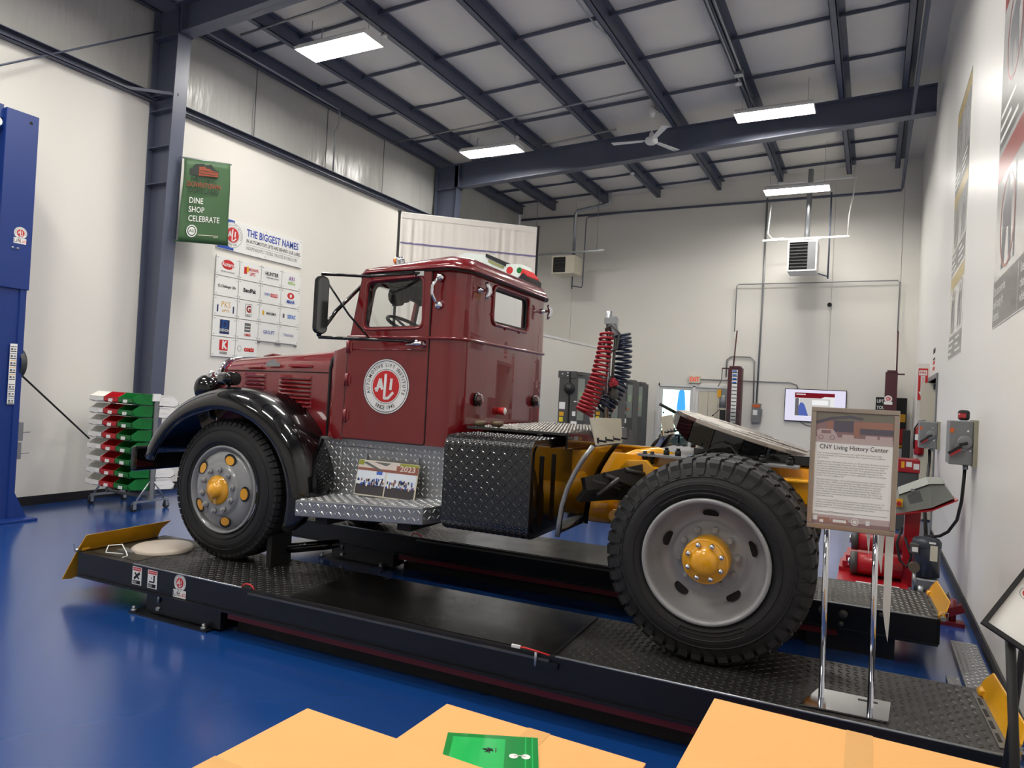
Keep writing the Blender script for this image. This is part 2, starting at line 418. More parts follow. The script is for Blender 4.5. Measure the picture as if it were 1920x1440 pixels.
led(-6.92, 7.44, 6.43, 'LED panel light nearest the front steel column, upper left')
led(-6.98, 12.0, 6.47, 'LED panel light between the left wall and the rear rafter')
led(-1.69, 12.35, 6.63, 'LED panel light in front of the rear rafter, right of the fan')
led(-1.6, 15.45, 6.19, 'LED panel light above the square unit heater on the far wall')
for x, y, lb in ((-1.72, 7.3, 'over the rear of the truck'), (-1.72, 3.2, 'over the cartons'), (-6.98, 2.9, 'beside the blue lift post'), (-6.98, -1.6, 'in the near left corner of the hall'), (-1.72, -1.2, 'in the near right corner of the hall'), (-4.3, 5.6, 'over the cab'), (-4.3, 0.9, 'over the open floor before the truck')):  # unseen panels added to light the near part of the hall, positions inferred
    led(x, y, 6.4 if x > -5 else 6.36, 'LED panel light above the picture '+lb)

# ------------------------------------------------------------------ ceiling fan
fx, fy, fz = -3.81, 12.35, 6.42
t = thing('ceiling_fan', 'white three blade ceiling fan in front of the rear rafter', 'ceiling fan', (fx, fy, fz))
part('down_rod', MB().cyl((fx, fy, fz+.1), (fx, fy, 6.95), .014, 10), m_wht, t)
part('canopy', MB().lathe([(.001,.22),(.05,.2),(.06,.1),(.035,0),(.001,0)], (fx, fy, 6.84), (0,0,1), 20), m_wht, t)
part('motor', MB().lathe([(.001,.14),(.04,.13),(.05,.05),(.11,.03),(.12,-.03),(.08,-.07),(.001,-.08)], (fx, fy, fz), (0,0,1), 24), m_wht, t)
for a in (186, 306, 66):
    c = math.cos(math.radians(a)); s_ = math.sin(math.radians(a))
    u = Vector((c, s_, 0)); w = Vector((-s_, c, 0)); o = Vector((fx, fy, fz))
    b = part('blade', MB().prism([o+u*.16-w*.045, o+u*.72-w*.075, o+u*.74+w*.055, o+u*.16+w*.045], (0,0,-.012), (0,0,-.004)), m_wht, t)
    part('blade_iron', MB().obox(o+u*.13, u, w, .06, .02, .005), m_wht, b)

# ------------------------------------------------------------------ pipes and conduit
def pipe(name, pts, r, m, label, cat='pipe', group=None, n=10): return single(name, MB().tube(pts, r, n), m, label, cat, pts[0], 'R', group)
pipe('sprinkler_pipe', [(.4, YB+.2, 6.62), (.4, 6, 6.6), (.37, 17.14, 6.56), (.35, 17.2, 6.5), (0, 17.25, 6.5), (-8.95, 17.25, 6.5)], .03, m_steel, 'dark sprinkler pipe along the roof edge and the far wall', 'pipe')
t = thing('ceiling_conduit', 'pair of conduits running along the sixth purlin', 'conduit', (-2.1, 5, pz(-2.1)-.02))
for dx in (-.045, .045):
    part('conduit_run', MB().tube([(-2.1+dx, 5, pz(-2.1)-.02), (-2.1+dx, 11.3, pz(-2.1)-.02), (-2.1+dx*.4, 12.2, pz(-2.1)-.03), (-2.1+dx, 12.9, pz(-2.1)-.03)], .013, 8), m_galv, t)
part('junction_box', MB().box(-2.17, -2.03, 11.2, 11.32, pz(-2.1)-.07, pz(-2.1)-.005), m_galv, t, bevel=.004)
pipe('ceiling_conduit', [(-3.66, 5, pz(-3.6)-.02), (-3.66, 9, pz(-3.6)-.02), (-3.6, 9.3, pz(-3.6)-.02), (-3.62, 12.2, pz(-3.6)-.02), (-3.81, 12.35, 7.05)], .012, m_galv, 'conduit along the purlin that feeds the ceiling fan', 'conduit')
pipe('ceiling_conduit', [(-8.9, 11.35, pz(-8.9)-.02), (-6.6, 11.3, pz(-6.5)-.02), (-3.6, 11.2, pz(-3.6)-.02)], .016, m_cond, 'conduit crossing under the purlins above the second light', 'conduit')
pipe('ceiling_conduit', [(-8.4, 7.0, pz(-8.4)-.02), (-6.9, 7.0, pz(-6.9)-.02), (-5.2, 6.9, pz(-5.2)-.02)], .018, m_cond, 'conduit crossing under the purlins above the first light', 'conduit')
pipe('ceiling_conduit', [(-6.2, 12.72, pz(-6.2)-.03), (-5.9, 12.7, pz(-5.9)-.03), (-4.6, 12.6, pz(-4.6)-.02)], .016, m_cond, 'short conduit stub ending in a box near the rear rafter', 'conduit')
pipe('wall_conduit', [(-8.72, 6.3, 6.62), (-8.8, 9.55, 6.62), (-8.84, 9.63, 6.58), (-8.86, 9.64, 6.4), (-8.93, 9.63, 6.25), (-8.93, 9.63, 5.52)], .014, m_galv, 'galvanised conduit along the eave that drops to the girt', 'conduit')
spr = datamesh('sprinkler_head', MB().lathe([(.001,.05),(.02,.05),(.02,.02),(.05,.015),(.055,-.01),(.001,-.015)], (0,0,0), (0,0,1), 12), m_wht)
for i, (x, y, lb) in enumerate(((-6.5, 7.9, 'white ceiling detector on the purlin beside the first light'), (-6.48, 12.1, 'white ceiling detector beside the second light'), (-2.16, 11.6, 'white ceiling detector under the twin conduits'), (-2.14, 14.3, 'white ceiling detector behind the rear rafter, right side'), (-5.07, 15.1, 'white ceiling detector behind the rear rafter, left side'))):
    o = bpy.data.objects.new('ceiling_detector', spr); COL.objects.link(o); o.location = (x, y, pz(x)-.05); setp(o, lb, 'detector', 'detectors on the purlins'); BASE[o.name] = o.location

# far wall conduit
pipe('wall_conduit', [(-2.44, 17.36, 6.6), (-2.44, 17.36, 4.2), (-2.47, 17.36, 1.7)], .022, m_cond, 'tall grey conduit down the far wall to the switch box', 'conduit')
pipe('wall_conduit', [(-3.2, 17.36, 1.7+.6), (-3.2, 17.36, 2.72), (-3.1, 17.36, 2.8), (-2.66, 17.36, 2.8), (-2.56, 17.36, 2.7), (-2.54, 17.36, 1.7)], .016, m_cond, 'bent conduit from the left maroon post to the switch box', 'conduit')
pipe('wall_conduit', [(-3.82, 17.37, 2.22), (-1.75, 17.37, 2.22), (-1.6, 17.37, 2.17), (-1.56, 17.37, 2.05)], .013, m_cond, 'thin conduit from the exit sign to the television', 'conduit')
pipe('overhead_conduit', [(-3.04, 17.3, 3.4), (-3.04, 17.3, 4.5), (-3.0, 17.3, 4.54), (.36, 17.3, 4.54), (.4, 17.3, 4.5), (.4, 17.3, 3.4)], .012, m_cond, 'rectangular conduit loop joining the two maroon posts', 'conduit')
t = thing('switch_box', 'grey electrical switch box at the foot of the tall conduit', 'switch box', (-2.46, 17.35, 1.24))
part('enclosure', MB().box(-2.56, -2.36, 17.27, 17.4, 1.24, 1.7), m_grey, t, bevel=.008)
part('nameplate', MB().box(-2.54, -2.38, 17.263, 17.27, 1.6, 1.67), m_orange, t)
part('sticker', MB().box(-2.53, -2.43, 17.264, 17.27, 1.42, 1.54), m_white, t)
part('lever', MB().obox((-2.34, 17.3, 1.47), (0,0,1), (1,0,0), .1, .018, .02), m_grey, t)
t = thing('security_camera', 'small black dome camera on the far wall', 'camera', (-.98, 17.38, 4.04))
part('bracket', MB().cyl((-.98, 17.4, 4.04), (-.98, 17.36, 4.04), .05, 14), m_white, t)
part('lens_housing', MB().sphere((-.98, 17.33, 4.03), .05, 14, 8), m_print, t)

# unit heaters
def heater(x0, x1, y0, y1, z0, z1, m, label, frac, n, grid_m):
    t = thing('unit_heater', label, 'unit heater', ((x0+x1)/2, y0, z0), 'R', 'gas unit heaters hung before the far wall')
    part('cabinet', MB().box(x0, x1, y0+.03, y1, z0, z1), m, t, bevel=.006)
    xm = lerp(x0, x1, frac)
    part('front_rim', MB().box(x0, x1, y0, y0+.03, z1-.03, z1).box(x0, x1, y0, y0+.03, z0, z0+.03).box(x0, x0+.03, y0, y0+.03, z0+.03, z1-.03).box(x1-.03, x1, y0, y0+.03, z0+.03, z1-.03), m, t)
    part('discharge_opening', MB().box(x0+.03, xm, y0+.022, y0+.03, z0+.03, z1-.03), m_dark, t)
    part('control_panel', MB().box(xm, x1-.03, y0+.004, y0+.03, z0+.03, z1-.03), grid_m, t)
    for i in range(n):
        z = lerp(z0+.05, z1-.05, (i+.5)/n)
        part('louver', MB().obox(((x0+.03+xm)/2, y0+.012, z), (1,0,0), (0,.8,-.5), (xm-x0-.03)/2, .016, .0025), m_mgrey, t)
    return t
h2 = heater(-1.79, -1.2, 16.1, 16.75, 4.6, 5.26, m_wht, 'square white unit heater hung right of centre before the far wall', .68, 8, m_grey)
part('side_lettering', MB().text('REZNOR', .1, (-1.196, 16.45, 4.93), (0,0,-1), (0,1,0), 'C', .002, .01), m_redp, h2)
part('vent_pipe', MB().cyl((-1.45, 16.45, 5.26), (-1.42, 16.45, 6.9), .055, 16), m_galv, h2)
part('gas_pipe', MB().tube([(-1.0, 16.6, 4.5), (-1.0, 16.6, 6.4)], .018, 8).cyl((-1.0, 16.6, 4.55), (-1.2, 16.6, 4.62), .016, 8), m_steel, h2)
part('support_strut', MB().box(-2.35, -.6, 16.3, 16.34, 5.33, 5.37), m_wht, h2)
part('flex_cord', MB().tube([(-2.2, 16.32, 6.2), (-2.25, 16.32, 5.5), (-2.15, 16.32, 5.38), (-1.9, 16.32, 5.38)], .015, 8), m_wht, h2)
part('flex_cord', MB().tube([(-.63, 16.32, 5.36), (-.62, 16.32, 5.8), (-.55, 16.32, 6.3), (-.53, 16.32, 6.9)], .015, 8), m_wht, h2)
part('top_bracket', MB().obox((-1.65, 16.3, 5.3), (1,0,-.25), (0,1,0), .12, .02, .008).obox((-1.25, 16.3, 5.31), (1,0,.2), (0,1,0), .14, .02, .008), m_wht, h2)
h1 = heater(-7.42, -6.8, 16.1, 16.75, 4.74, 5.19, m_cream, 'beige unit heater hung at the left end of the far wall', .6, 4, m_cream)
part('vent_pipe', MB().tube([(-7.0, 16.5, 5.19), (-7.0, 16.5, 6.35), (-6.95, 16.5, 6.42), (-6.2, 16.5, 6.52), (-6.1, 16.5, 6.55), (-6.1, 16.5, 6.8)], .045, 12), m_galv, h1)
part('gas_pipe', MB().tube([(-7.05, 16.6, 4.42), (-7.05, 16.6, 4.75)], .018, 8).tube([(-7.05, 16.6, 4.5), (-6.78, 16.6, 4.45), (-6.76, 16.6, 4.5), (-6.74, 16.6, 6.2), (-6.68, 16.6, 6.27), (-5.4, 16.6, 6.32)], .016, 8), m_steel, h1)
part('support_strut', MB().obox((-7.1, 16.3, 5.3), (1,0,.02), (0,1,0), 1.0, .02, .02), m_galv, h1)
part('hanger_rod', MB().cyl((-6.3, 16.3, 5.32), (-6.3, 16.3, pz(-6.3)+.2), .008, 6).cyl((-8.0, 16.3, 5.3), (-8.0, 16.3, pz(-8)+.2), .008, 6), m_galv, h1)
single('heater_support_beam', MB().box(-2.3, -.5, 16.52, 16.56, 6.66, 6.7), m_wht, 'galvanised strut under the roof over the square heater', 'strut', (-1.4, 16.5, 6.62))

# partition wall behind the truck
pt = struct('wall_partition', MB().box(-6.5, -6.34, 10.2, YF, 0, 2.9), m_wall, label='white half height partition wall behind the truck')
part('cap_rail', MB().box(-6.52, -6.32, 10.18, YF, 2.9, 2.95), m_wht, pt)
part('base_strip', MB().box(-6.34, -6.328, 10.2, YF, 0, .1), m_base, pt)
# ================================================================== THE TRUCK (in its own turned frame)
CY = 4.70; ZR = .33
tr = thing('truck', 'maroon vintage truck tractor with black fenders and yellow chassis', 'truck', (-2.2, CY, ZR), 'T')
def my(y): return 2*CY-y
def tread(mb, o, u, v, L, W, pitch, size=.45, h=.0025, skip=None):
    """raised checker lugs on the plane o + u*[0,L] + v*[0,W]"""
    u = Vector(u).normalized(); v = Vector(v).normalized(); n = u.cross(v); o = Vector(o)
    nu = int(L/pitch); nv = int(W/pitch)
    for i in range(nu):
        for j in range(nv):
            a = PI/4 if (i+j) % 2 else -PI/4
            c = o+u*((i+.5)*L/nu)+v*((j+.5)*W/nv)
            if skip and skip((i+.5)*L/nu, (j+.5)*W/nv): continue
            d = u*math.cos(a)+v*math.sin(a); e = n.cross(d)
            l = pitch*size; w = pitch*size*.32
            mb.add([c+d*l, c+e*w, c-d*l, c-e*w, c+d*l*.45+n*h, c-d*l*.45+n*h], [(0,1,4),(1,2,5,4),(2,3,5),(3,0,4,5)])
    return mb

# ------------------------------------------------------------------ wheels
def tire_mesh(c, s, R, W, rr, lug):
    """c centre of the outer face, s=+1: tyre reaches away along +y"""
    prof = [(rr,.035),(rr+.02,.01),(rr+.045,.0),(rr+.09,-.006),(R*.80,-.004),(R*.88,.008),(R*.93,.02),(R*.965,.032),(R*.985,.05),(R,.09),(R,W-.09),(R*.985,W-.05),(R*.965,W-.032),(R*.88,W-.008),(R*.8,W+.002),(rr+.045,W),(rr,W-.035)]
    return MB().lathe([(r, h*s) for r, h in prof], c, (0,1,0), 72)
def tread_blocks(c, s, R, W, n, big):
    m = MB(); c = Vector(c)
    def P(a, r, h): return c+Vector((math.sin(a)*r, h*s, math.cos(a)*r))
    for k in range(n):
        a0 = 2*PI*k/n; w = 2*PI/n
        for side in (0, 1):
            f = lambda h: h if side == 0 else W-h
            off = 0 if side == 0 else w*.5
            g = .30 if big else .22
            a, b = a0+off, a0+off+w*(1-g)
            if big:   # deep shoulder lug: wide outer block narrowing towards the sidewall
                sec = [(R*.865,-.001),(R*.93,.012),(R*.985,.016),(R+.012,.04),(R+.014,W*.34)]
            else:
                sec = [(R*.93,.014),(R*.975,.02),(R+.008,.045),(R+.01,W*.3)]
            vs = []; fs = []
            for i, (r, h) in enumerate(sec):
                t = w*(.12 if i == 0 else 0)
                vs += [P(a+t, r, f(h)), P(b-t, r, f(h))]
            vs += [P(a, R-.01, f(sec[-1][1])), P(b, R-.01, f(sec[-1][1])), P(a, R*.9, f(.03)), P(b, R*.9, f(.03))]
            q = len(sec)
            for i in range(q-1): fs.append((2*i, 2*i+1, 2*i+3, 2*i+2))
            fs.append((2*q-2, 2*q-1, 2*q+1, 2*q))
            for e in (0, 1): fs.append(tuple(2*i+e for i in range(q))+(2*q+e, 2*q+2+e))
            m.add(vs, fs)
        if big:
            for hh in (W*.42, W*.58):
                a, b = a0+w*.1, a0+w*.85
                vs = [P(x, r, hh+d) for x in (a, b) for r in (R-.01, R+.014) for d in (-W*.06, W*.06)]
                m.add(vs, [(0,1,3,2),(4,6,7,5),(2,3,7,6),(0,4,5,1),(0,2,6,4),(1,5,7,3)])
    return m
nut = datamesh('lug_nut', MB().cyl((0,0,0),(0,-.028,0),.017,6).cyl((0,-.02,0),(0,-.042,0),.009,8), m_rim)
nut2 = datamesh('hub_bolt', MB().lathe([(.014,0),(.014,-.012),(.010,-.02),(.001,-.022)], (0,0,0), (0,1,0), 10), m_chr)
def ring_hole(mb_ring, c, s, r, h, hr, n, phase, col):
    pass
def front_wheel(yo, s):
    cx, cz, R, W, rr = -4.0, .847, .506, .27, .305
    c = (cx, yo, cz)
    tw = part('tire', tire_mesh(c, s, R, W, rr, 0), m_rub, tr, label='front tyre')
    part('tread', tread_blocks(c, s, R, W, 64, False), m_rub, tw, kind='stuff')
    part('sidewall_rib', MB().tube([(cx+math.sin(a*PI/30)*R*.86, yo+.004*s, cz+math.cos(a*PI/30)*R*.86) for a in range(60)], .004, 5, True).tube([(cx+math.sin(a*PI/30)*R*.7, yo-.005*s, cz+math.cos(a*PI/30)*R*.7) for a in range(60)], .003, 5, True), m_rub, tw)
    part('rim', MB().lathe([(.318,.012*s),(.32,0),(.312,-.006*s),(.302,-.002*s),(.296,.03*s),(.285,.042*s),(.278,.042*s),(.272,.012*s),(.262,.004*s),(.235,-.012*s),(.205,-.018*s),(.187,-.02*s),(.182,-.036*s),(.172,-.04*s),(.09,-.04*s)], c, (0,1,0), 56), m_rim, tw)
    for k in range(5):
        hole = MB(); a = 2*PI*k/5+.35; p = Vector((cx+math.sin(a)*.238, yo-.0125*s, cz+math.cos(a)*.238))
        tng = Vector((math.cos(a), 0, -math.sin(a))); rad = Vector((math.sin(a), .18*s, math.cos(a)))
        hole.disc(p, tng if s > 0 else -tng, rad, .056, 20, .004, .041)
        part('hand_hole', hole, m_dark, tw)
    for k in range(5):
        yb = MB(); a = 2*PI*k/5+.35; p = Vector((cx+math.sin(a)*.236, yo-.0125*s, cz+math.cos(a)*.236))
        tng = Vector((math.cos(a), 0, -math.sin(a))); rad = Vector((math.sin(a), .18*s, math.cos(a)))
        yb.disc(p-rad*.006, tng if s > 0 else -tng, rad, .042, 16, .0055, .031)
        part('brake_drum_face', yb, m_yel, tw)
    part('hub', MB().lathe([(.106,-.035*s),(.104,-.05*s),(.085,-.054*s),(.08,-.06*s),(.06,-.062*s),(.058,-.075*s),(.05,-.092*s),(.032,-.104*s),(.001,-.108*s)], c, (0,1,0), 32), m_yel, tw)
    for k in range(10):
        a = 2*PI*k/10+.1
        inst('lug_nut', nut, tw, (cx+math.sin(a)*.15, yo-.034*s, cz+math.cos(a)*.15), (0, 0, 0 if s > 0 else PI), (1.25, 1.0, 1.25))
def rear_wheel(yo, s, outer):
    cx, cz, R, W, rr = -.55, .854, .509, .27, .312
    c = (cx, yo, cz)
    tw = part('tire', tire_mesh(c, s, R, W, rr, 1), m_rub, tr, label='outer rear tyre with deep lugs' if outer else 'inner rear tyre with deep lugs')
    part('tread', tread_blocks(c, s, R, W, 46, True), m_rub, tw, kind='stuff')
    if outer:
        part('sidewall_rib', MB().tube([(cx+math.sin(a*PI/36)*R*.845, yo+.002*s, cz+math.cos(a*PI/36)*R*.845) for a in range(72)], .004, 5, True).tube([(cx+math.sin(a*PI/36)*R*.72, yo-.005*s, cz+math.cos(a*PI/36)*R*.72) for a in range(72)], .003, 5, True), m_rub, tw)
        for a0, a1 in ((2.55, 3.45), (-.75, .45)):
            pts = [(cx+math.sin(lerp(a0,a1,i/14))*R*.77, yo-.0045*s, cz+math.cos(lerp(a0,a1,i/14))*R*.77) for i in range(15)]
            pt2 = [(cx+math.sin(lerp(a0,a1,i/14))*R*.68, yo-.0045*s, cz+math.cos(lerp(a0,a1,i/14))*R*.68) for i in range(15)]
            part('brand_plate', MB().tube(pts+pt2[::-1], .004, 5, True), m_rub, tw)
        part('rim', MB().lathe([(.318,.02*s),(.322,.004*s),(.318,-.008*s),(.305,-.01*s),(.296,0),(.292,.03*s),(.288,.075*s),(.272,.1*s),(.258,.13*s),(.232,.15*s),(.205,.155*s),(.188,.145*s),(.18,.142*s),(.09,.142*s)], c, (0,1,0), 64), m_rim, tw)
        for k in range(5):
            hole = MB(); a = 2*PI*k/5+.0; p = Vector((cx+math.sin(a)*.229, yo+.148*s, cz+math.cos(a)*.229))
            tng = Vector((math.cos(a), 0, -math.sin(a))); rad = Vector((math.sin(a), -.8*s, math.cos(a)))
            hole.disc(p, tng if s > 0 else -tng, rad, .042, 20, .006, .028)
            part('hand_hole', hole, m_dark, tw)
        hp = part('hub', MB().lathe([(.118,.142*s),(.118,.03*s),(.112,.02*s),(.104,.018*s)], c, (0,1,0), 40), m_yel, tw)
        part('hub_cap', MB().lathe([(.104,.02*s),(.103,.008*s),(.074,.006*s),(.07,-.002*s),(.058,-.02*s),(.03,-.03*s),(.001,-.031*s)], c, (0,1,0), 40), m_yel, tw)
        for k in range(8):
            a = 2*PI*k/8+.39
            inst('hub_bolt', nut2, tw, (cx+math.sin(a)*.088, yo+.007*s, cz+math.cos(a)*.088), (0, 0, 0 if s > 0 else PI))
        for k in range(10):
            a = 2*PI*k/10+.2
            inst('lug_nut', nut, tw, (cx+math.sin(a)*.148, yo+.142*s, cz+math.cos(a)*.148), (0, 0, 0 if s > 0 else PI))
front_wheel(3.74, 1); front_wheel(my(3.74), -1)
rear_wheel(3.62, 1, True); rear_wheel(3.945, 1, False)
rear_wheel(my(3.62), -1, True); rear_wheel(my(3.945), -1, False)

# ------------------------------------------------------------------ chassis
for s in (0, 1):
    f = (lambda y: y) if s == 0 else my
    ya, yb, yc = sorted((f(4.27), f(4.35)))[0], sorted((f(4.27), f(4.35)))[1], f(4.27)
    m = MB().box(-4.75, .3, yc-.005, yc+.005, 1.07, 1.31).box(-4.75, .3, ya, yb, 1.30, 1.312).box(-4.75, .3, ya, yb, 1.068, 1.08)
    part('frame_rail', m, m_yel, tr, label='yellow frame rail')
    # spring hanger, leaf pack and torque rod before the rear axle
    y0, y1 = sorted((f(4.16), f(4.265)))
    part('spring_hanger', MB().xz([(-1.16,1.24),(-1.12,1.285),(-1.0,1.295),(-.955,1.25),(-.95,1.15),(-1.0,1.09),(-1.09,1.07),(-1.15,1.12)], y0, y1), m_yel, tr, bevel=.008)
    lp = part('leaf_spring', MB().box(-1.12, .05, *sorted((f(4.12), f(4.2))), 1.03, 1.045), m_yel, tr)
    for i in range(4):
        d = .06*i
        part('spring_leaf', MB().box(-1.06+d, 0-d, *sorted((f(4.12), f(4.2))), 1.012-.019*i, 1.027-.019*i), m_yel, lp)
    part('shackle', MB().obox((-1.13, f(4.16), 1.03), (.25,0,1), (0,1,0), .1, .03, .02).cyl((-1.16, f(4.08), .95), (-1.16, f(4.22), .95), .035, 14), m_yel, tr)
    part('u_bolt', MB().cyl((-1.02, f(4.2), 1.27), (-1.02, f(4.2), 1.345), .012, 8).cyl((-.975, f(4.2), 1.27), (-.975, f(4.2), 1.345), .012, 8).cyl((-1.02, f(4.2), 1.3), (-1.02, f(4.2), 1.33), .02, 6).cyl((-.975, f(4.2), 1.3), (-.975, f(4.2), 1.33), .02, 6), m_dark, tr)
    part('radius_rod', MB().tube([(-1.2, f(4.14), .93), (-.9, f(4.14), .9), (-.6, f(4.14), .86)], .035, 10), m_yel, tr)
for x in (-4.6, -3.0, -1.45, .2): part('crossmember', MB().box(x-.04, x+.04, 4.3, my(4.3), 1.1, 1.28), m_yel, tr)
part('rear_axle', MB().cyl((-.55, 3.9, .848), (-.55, my(3.9), .848), .07, 18).sphere((-.55, CY, .848), .21, 20, 12), m_yel, tr)
part('front_axle', MB().tube([(-4.0, 3.9, .8), (-4.0, 4.15, .72), (-4.0, my(4.15), .72), (-4.0, my(3.9), .8)], .045, 8), m_yel, tr)
part('drive_shaft', MB().cyl((-2.2, CY, .98), (-.75, CY, .88), .055, 16), m_yel, tr)
part('air_tank', MB().lathe([(.001,-.3),(.08,-.29),(.12,-.24),(.12,.24),(.08,.29),(.001,.3)], (-1.48, 4.3, .98), (1,0,0), 28), m_yel, tr)
part('exhaust_pipe', MB().tube([(-1.45,4.35,1.2),(-1.25,4.3,1.24),(-1.1,4.32,1.31),(-.98,4.36,1.33),(-.86,4.4,1.29)], .035, 12), m_yel, tr)
part('crossover_tube', MB().tube([(-.96,4.2,1.24),(-.86,4.2,1.23),(-.8,4.22,1.24)], .018, 8), m_yel, tr)
part('rear_bracket', MB().box(-.3,.1,4.18,4.26,1.12,1.26).box(-.32,.12,4.14,4.27,1.24,1.262), m_yel, tr, bevel=.01)
part('engine_block', MB().box(-4.5, -3.35, 4.45, my(4.45), .85, 1.5), m_dark, tr)
part('belly_pan', MB().box(-3.3, -2.2, 4.1, my(4.1), 1.0, 1.27), m_dark, tr)
part('tie_rod', MB().cyl((-3.9,4.0,.72),(-3.0,4.25,.86),.022,8), m_dark, tr)

# ------------------------------------------------------------------ front fenders
def fender(s):
    f = (lambda y: y) if s == 0 else my
    ys = [3.675, 3.665, 3.66, 3.665, 3.685, 3.73, 3.80, 3.90, 4.0, 4.1, 4.22, 4.3]
    Rs = [.60, .605, .625, .655, .69, .725, .742, .748, .742, .73, .70, .66]
    P = []
    for y, r in zip(ys, Rs):
        a1 = math.radians(interp([3.66, 3.8, 4.2, 4.3], [-16, -2, 30, 34], y)); a0 = math.radians(166)
        row = []
        for i in range(41):
            a = lerp(a0, a1, i/40); k = max(0, -(math.cos(a-PI)))  # rear half flares out
            rr = r+.075*max(0, math.cos(a))**2*(1 if a < PI/2 else 0)+.10*max(0, -math.cos(a))**3
            row.append((-3.99+math.cos(a)*rr, f(y), .84+math.sin(a)*rr))
        P.append(row)
    m = MB().grid(P); 
    o = part('fender', m, m_black, tr, label='black front fender')
    md = o.modifiers.new('t', 'SOLIDIFY'); md.thickness = .012; md.offset = 1 if s == 0 else -1
    lip = [ (p[0], p[1], p[2]) for p in P[0] ]
    part('fender_lip', MB().tube(lip, .008, 8), m_black, o)
    # inner splash panel
    part('splash_panel', MB().xz([(-4.62,1.0),(-4.5,1.35),(-4.2,1.52),(-3.8,1.52),(-3.4,1.3),(-3.25,1.25),(-3.2,.75),(-3.5,.95),(-3.7,1.15),(-4.3,1.15)], *sorted((f(4.27), f(4.29)))), m_black, o)
    part('splash_apron', MB().grid([[(-3.36,f(4.26),1.24),(-3.3,f(3.99),1.24)],[(-3.32,f(4.26),.75),(-3.2,f(3.7),.75)]], False), m_black, o)
    return o
fn = fender(0); ff = fender(1)
chip = MB()
for x, y, z in ((-3.42,4.16,1.245),(-3.32,3.98,1.09)): chip.obox((x,y,z), (1,0,-1), (0,1,0), .014, .018, .004)
part('paint_chip', chip, m_white, fn)
for s in (0, 1):
    f = (lambda y: y) if s == 0 else my
    h = part('headlight', MB().lathe([(.001,.106),(.045,.1),(.08,.08),(.1,.035),(.106,0),(.106,-.03),(.098,-.04)], (-4.46, f(3.97), 1.57), (1,0,0), 28), m_black, tr, label='black bullet headlight')
    part('lens', MB().lathe([(.099,-.038),(.07,-.055),(.001,-.06)], (-4.46, f(3.97), 1.57), (1,0,0), 28), m_glass, h)
    part('chrome_cap', MB().lathe([(.03,0),(.035,.02),(.02,.035),(.02,.05),(.001,.06)], (-4.44, f(3.97), 1.655), (.3,0,1), 14), m_chr, h)
    part('bracket', MB().cyl((-4.44, f(4.0), 1.36), (-4.45, f(3.97), 1.5), .03, 10), m_black, h)
    g = part('signal_lamp', MB().cyl((-4.19, f(3.86), 1.652), (-4.05, f(3.86), 1.657), .05, 20, .05), m_black, tr, label='black cylindrical signal lamp on the fender')
    part('stem', MB().cyl((-4.12, f(3.86), 1.56), (-4.12, f(3.86), 1.62), .014, 8), m_black, g)
    part('lamp_lens', MB().lathe([(.045,0),(.03,.006),(.001,.008)], (-4.05, f(3.86), 1.657), (1,0,.03), 16), m_dark, g)
bp = part('front_bumper', MB().box(-5.06, -5.0, 3.78, my(3.78), .88, 1.08), m_black, tr, bevel=.02, label='black front bumper')
for y in (4.3, my(4.36)): part('bumper_bracket', MB().box(-5.0, -4.6, y, y+.06, .95, 1.08), m_black, bp)

# ------------------------------------------------------------------ hood and radiator
def hood_section(x, hw, zt, zb):
    pts = [(hw, zb), (hw, zb+(zt-zb)*.3), (hw, zt-.16), (hw-.015, zt-.1), (hw-.06, zt-.045), (hw-.14, zt-.015), (hw-.3 if hw > .35 else hw*.4, zt), (0, zt+.012)]
    full = [(x, CY-a, b) for a, b in pts]+[(x, CY+a, b) for a, b in pts[::-1][1:]]
    return full
H0, H1 = -4.56, -3.29
def hw(x): return lerp(.50, .705, (x-H0)/(H1-H0))
def hzt(x): return lerp(1.835, 1.925, (x-H0)/(H1-H0))
P = [hood_section(lerp(H0, H1, i/10), hw(lerp(H0, H1, i/10)), hzt(lerp(H0, H1, i/10)), 1.24) for i in range(11)]
hd = part('hood', MB().grid(P), m_red, tr, sharp=60, label='maroon hood with louvred sides')
part('hood_hinge', MB().cyl((H0, CY, 1.855), (H1, CY, 1.943), .008, 8), m_red, hd)
part('hood_gap', MB().tube([(H1+.012, y, z) for x, y, z in hood_section(H1, hw(H1)+.004, hzt(H1)+.004, 1.24)], .012, 6), m_dark, hd)
def hside(x, z, out=0.0): return Vector((x, CY-hw(x)-out, z))
part('panel_seam', MB().tube([hside(H0, 1.725, .001), hside(H1-.01, 1.735, .001)], .004, 5), m_dark, hd)
nrm = Vector((-.16, -1, 0)).normalized()
def louver(x0, x1, z, h=.022, mirror=False):
    m = MB(); a = hside(x0, z); b = hside(x1, z); up = Vector((0,0,h)); o = nrm*.016
    ia = a.lerp(b, .04); ib = a.lerp(b, .96)
    vs = [a, b, a+up, b+up, ia+o+up*.05, ib+o+up*.05]
    m.add(vs, [(2,4,5,3),(0,1,5,4),(0,4,2),(1,3,5)])
    return m
for i in range(6): part('louver', louver(-4.26+.002*i, -4.0, 1.69-i*.031), m_red, hd)
for i in range(8): part('louver', louver(-3.84-.002*i, -3.47, 1.685-i*.0305), m_red, hd)
part('louver', louver(-4.27, -4.05, 1.757, .015), m_red, hd); part('louver', louver(-3.74, -3.48, 1.772, .015), m_red, hd)
bo = hside(-3.92, 1.795, .004); hu = (hside(-3.5, 1.8)-hside(-4.3, 1.8)).normalized(); hz = Vector((0,0,1))
part('maker_badge', MB().poly(bo, hu, hz, [(-.09,-.022),(-.08,-.028),(.08,-.028),(.09,-.02),(.085,-.005),(.04,.012),(0,.028),(-.05,.012),(-.085,-.008)], .003), m_alu, hd)
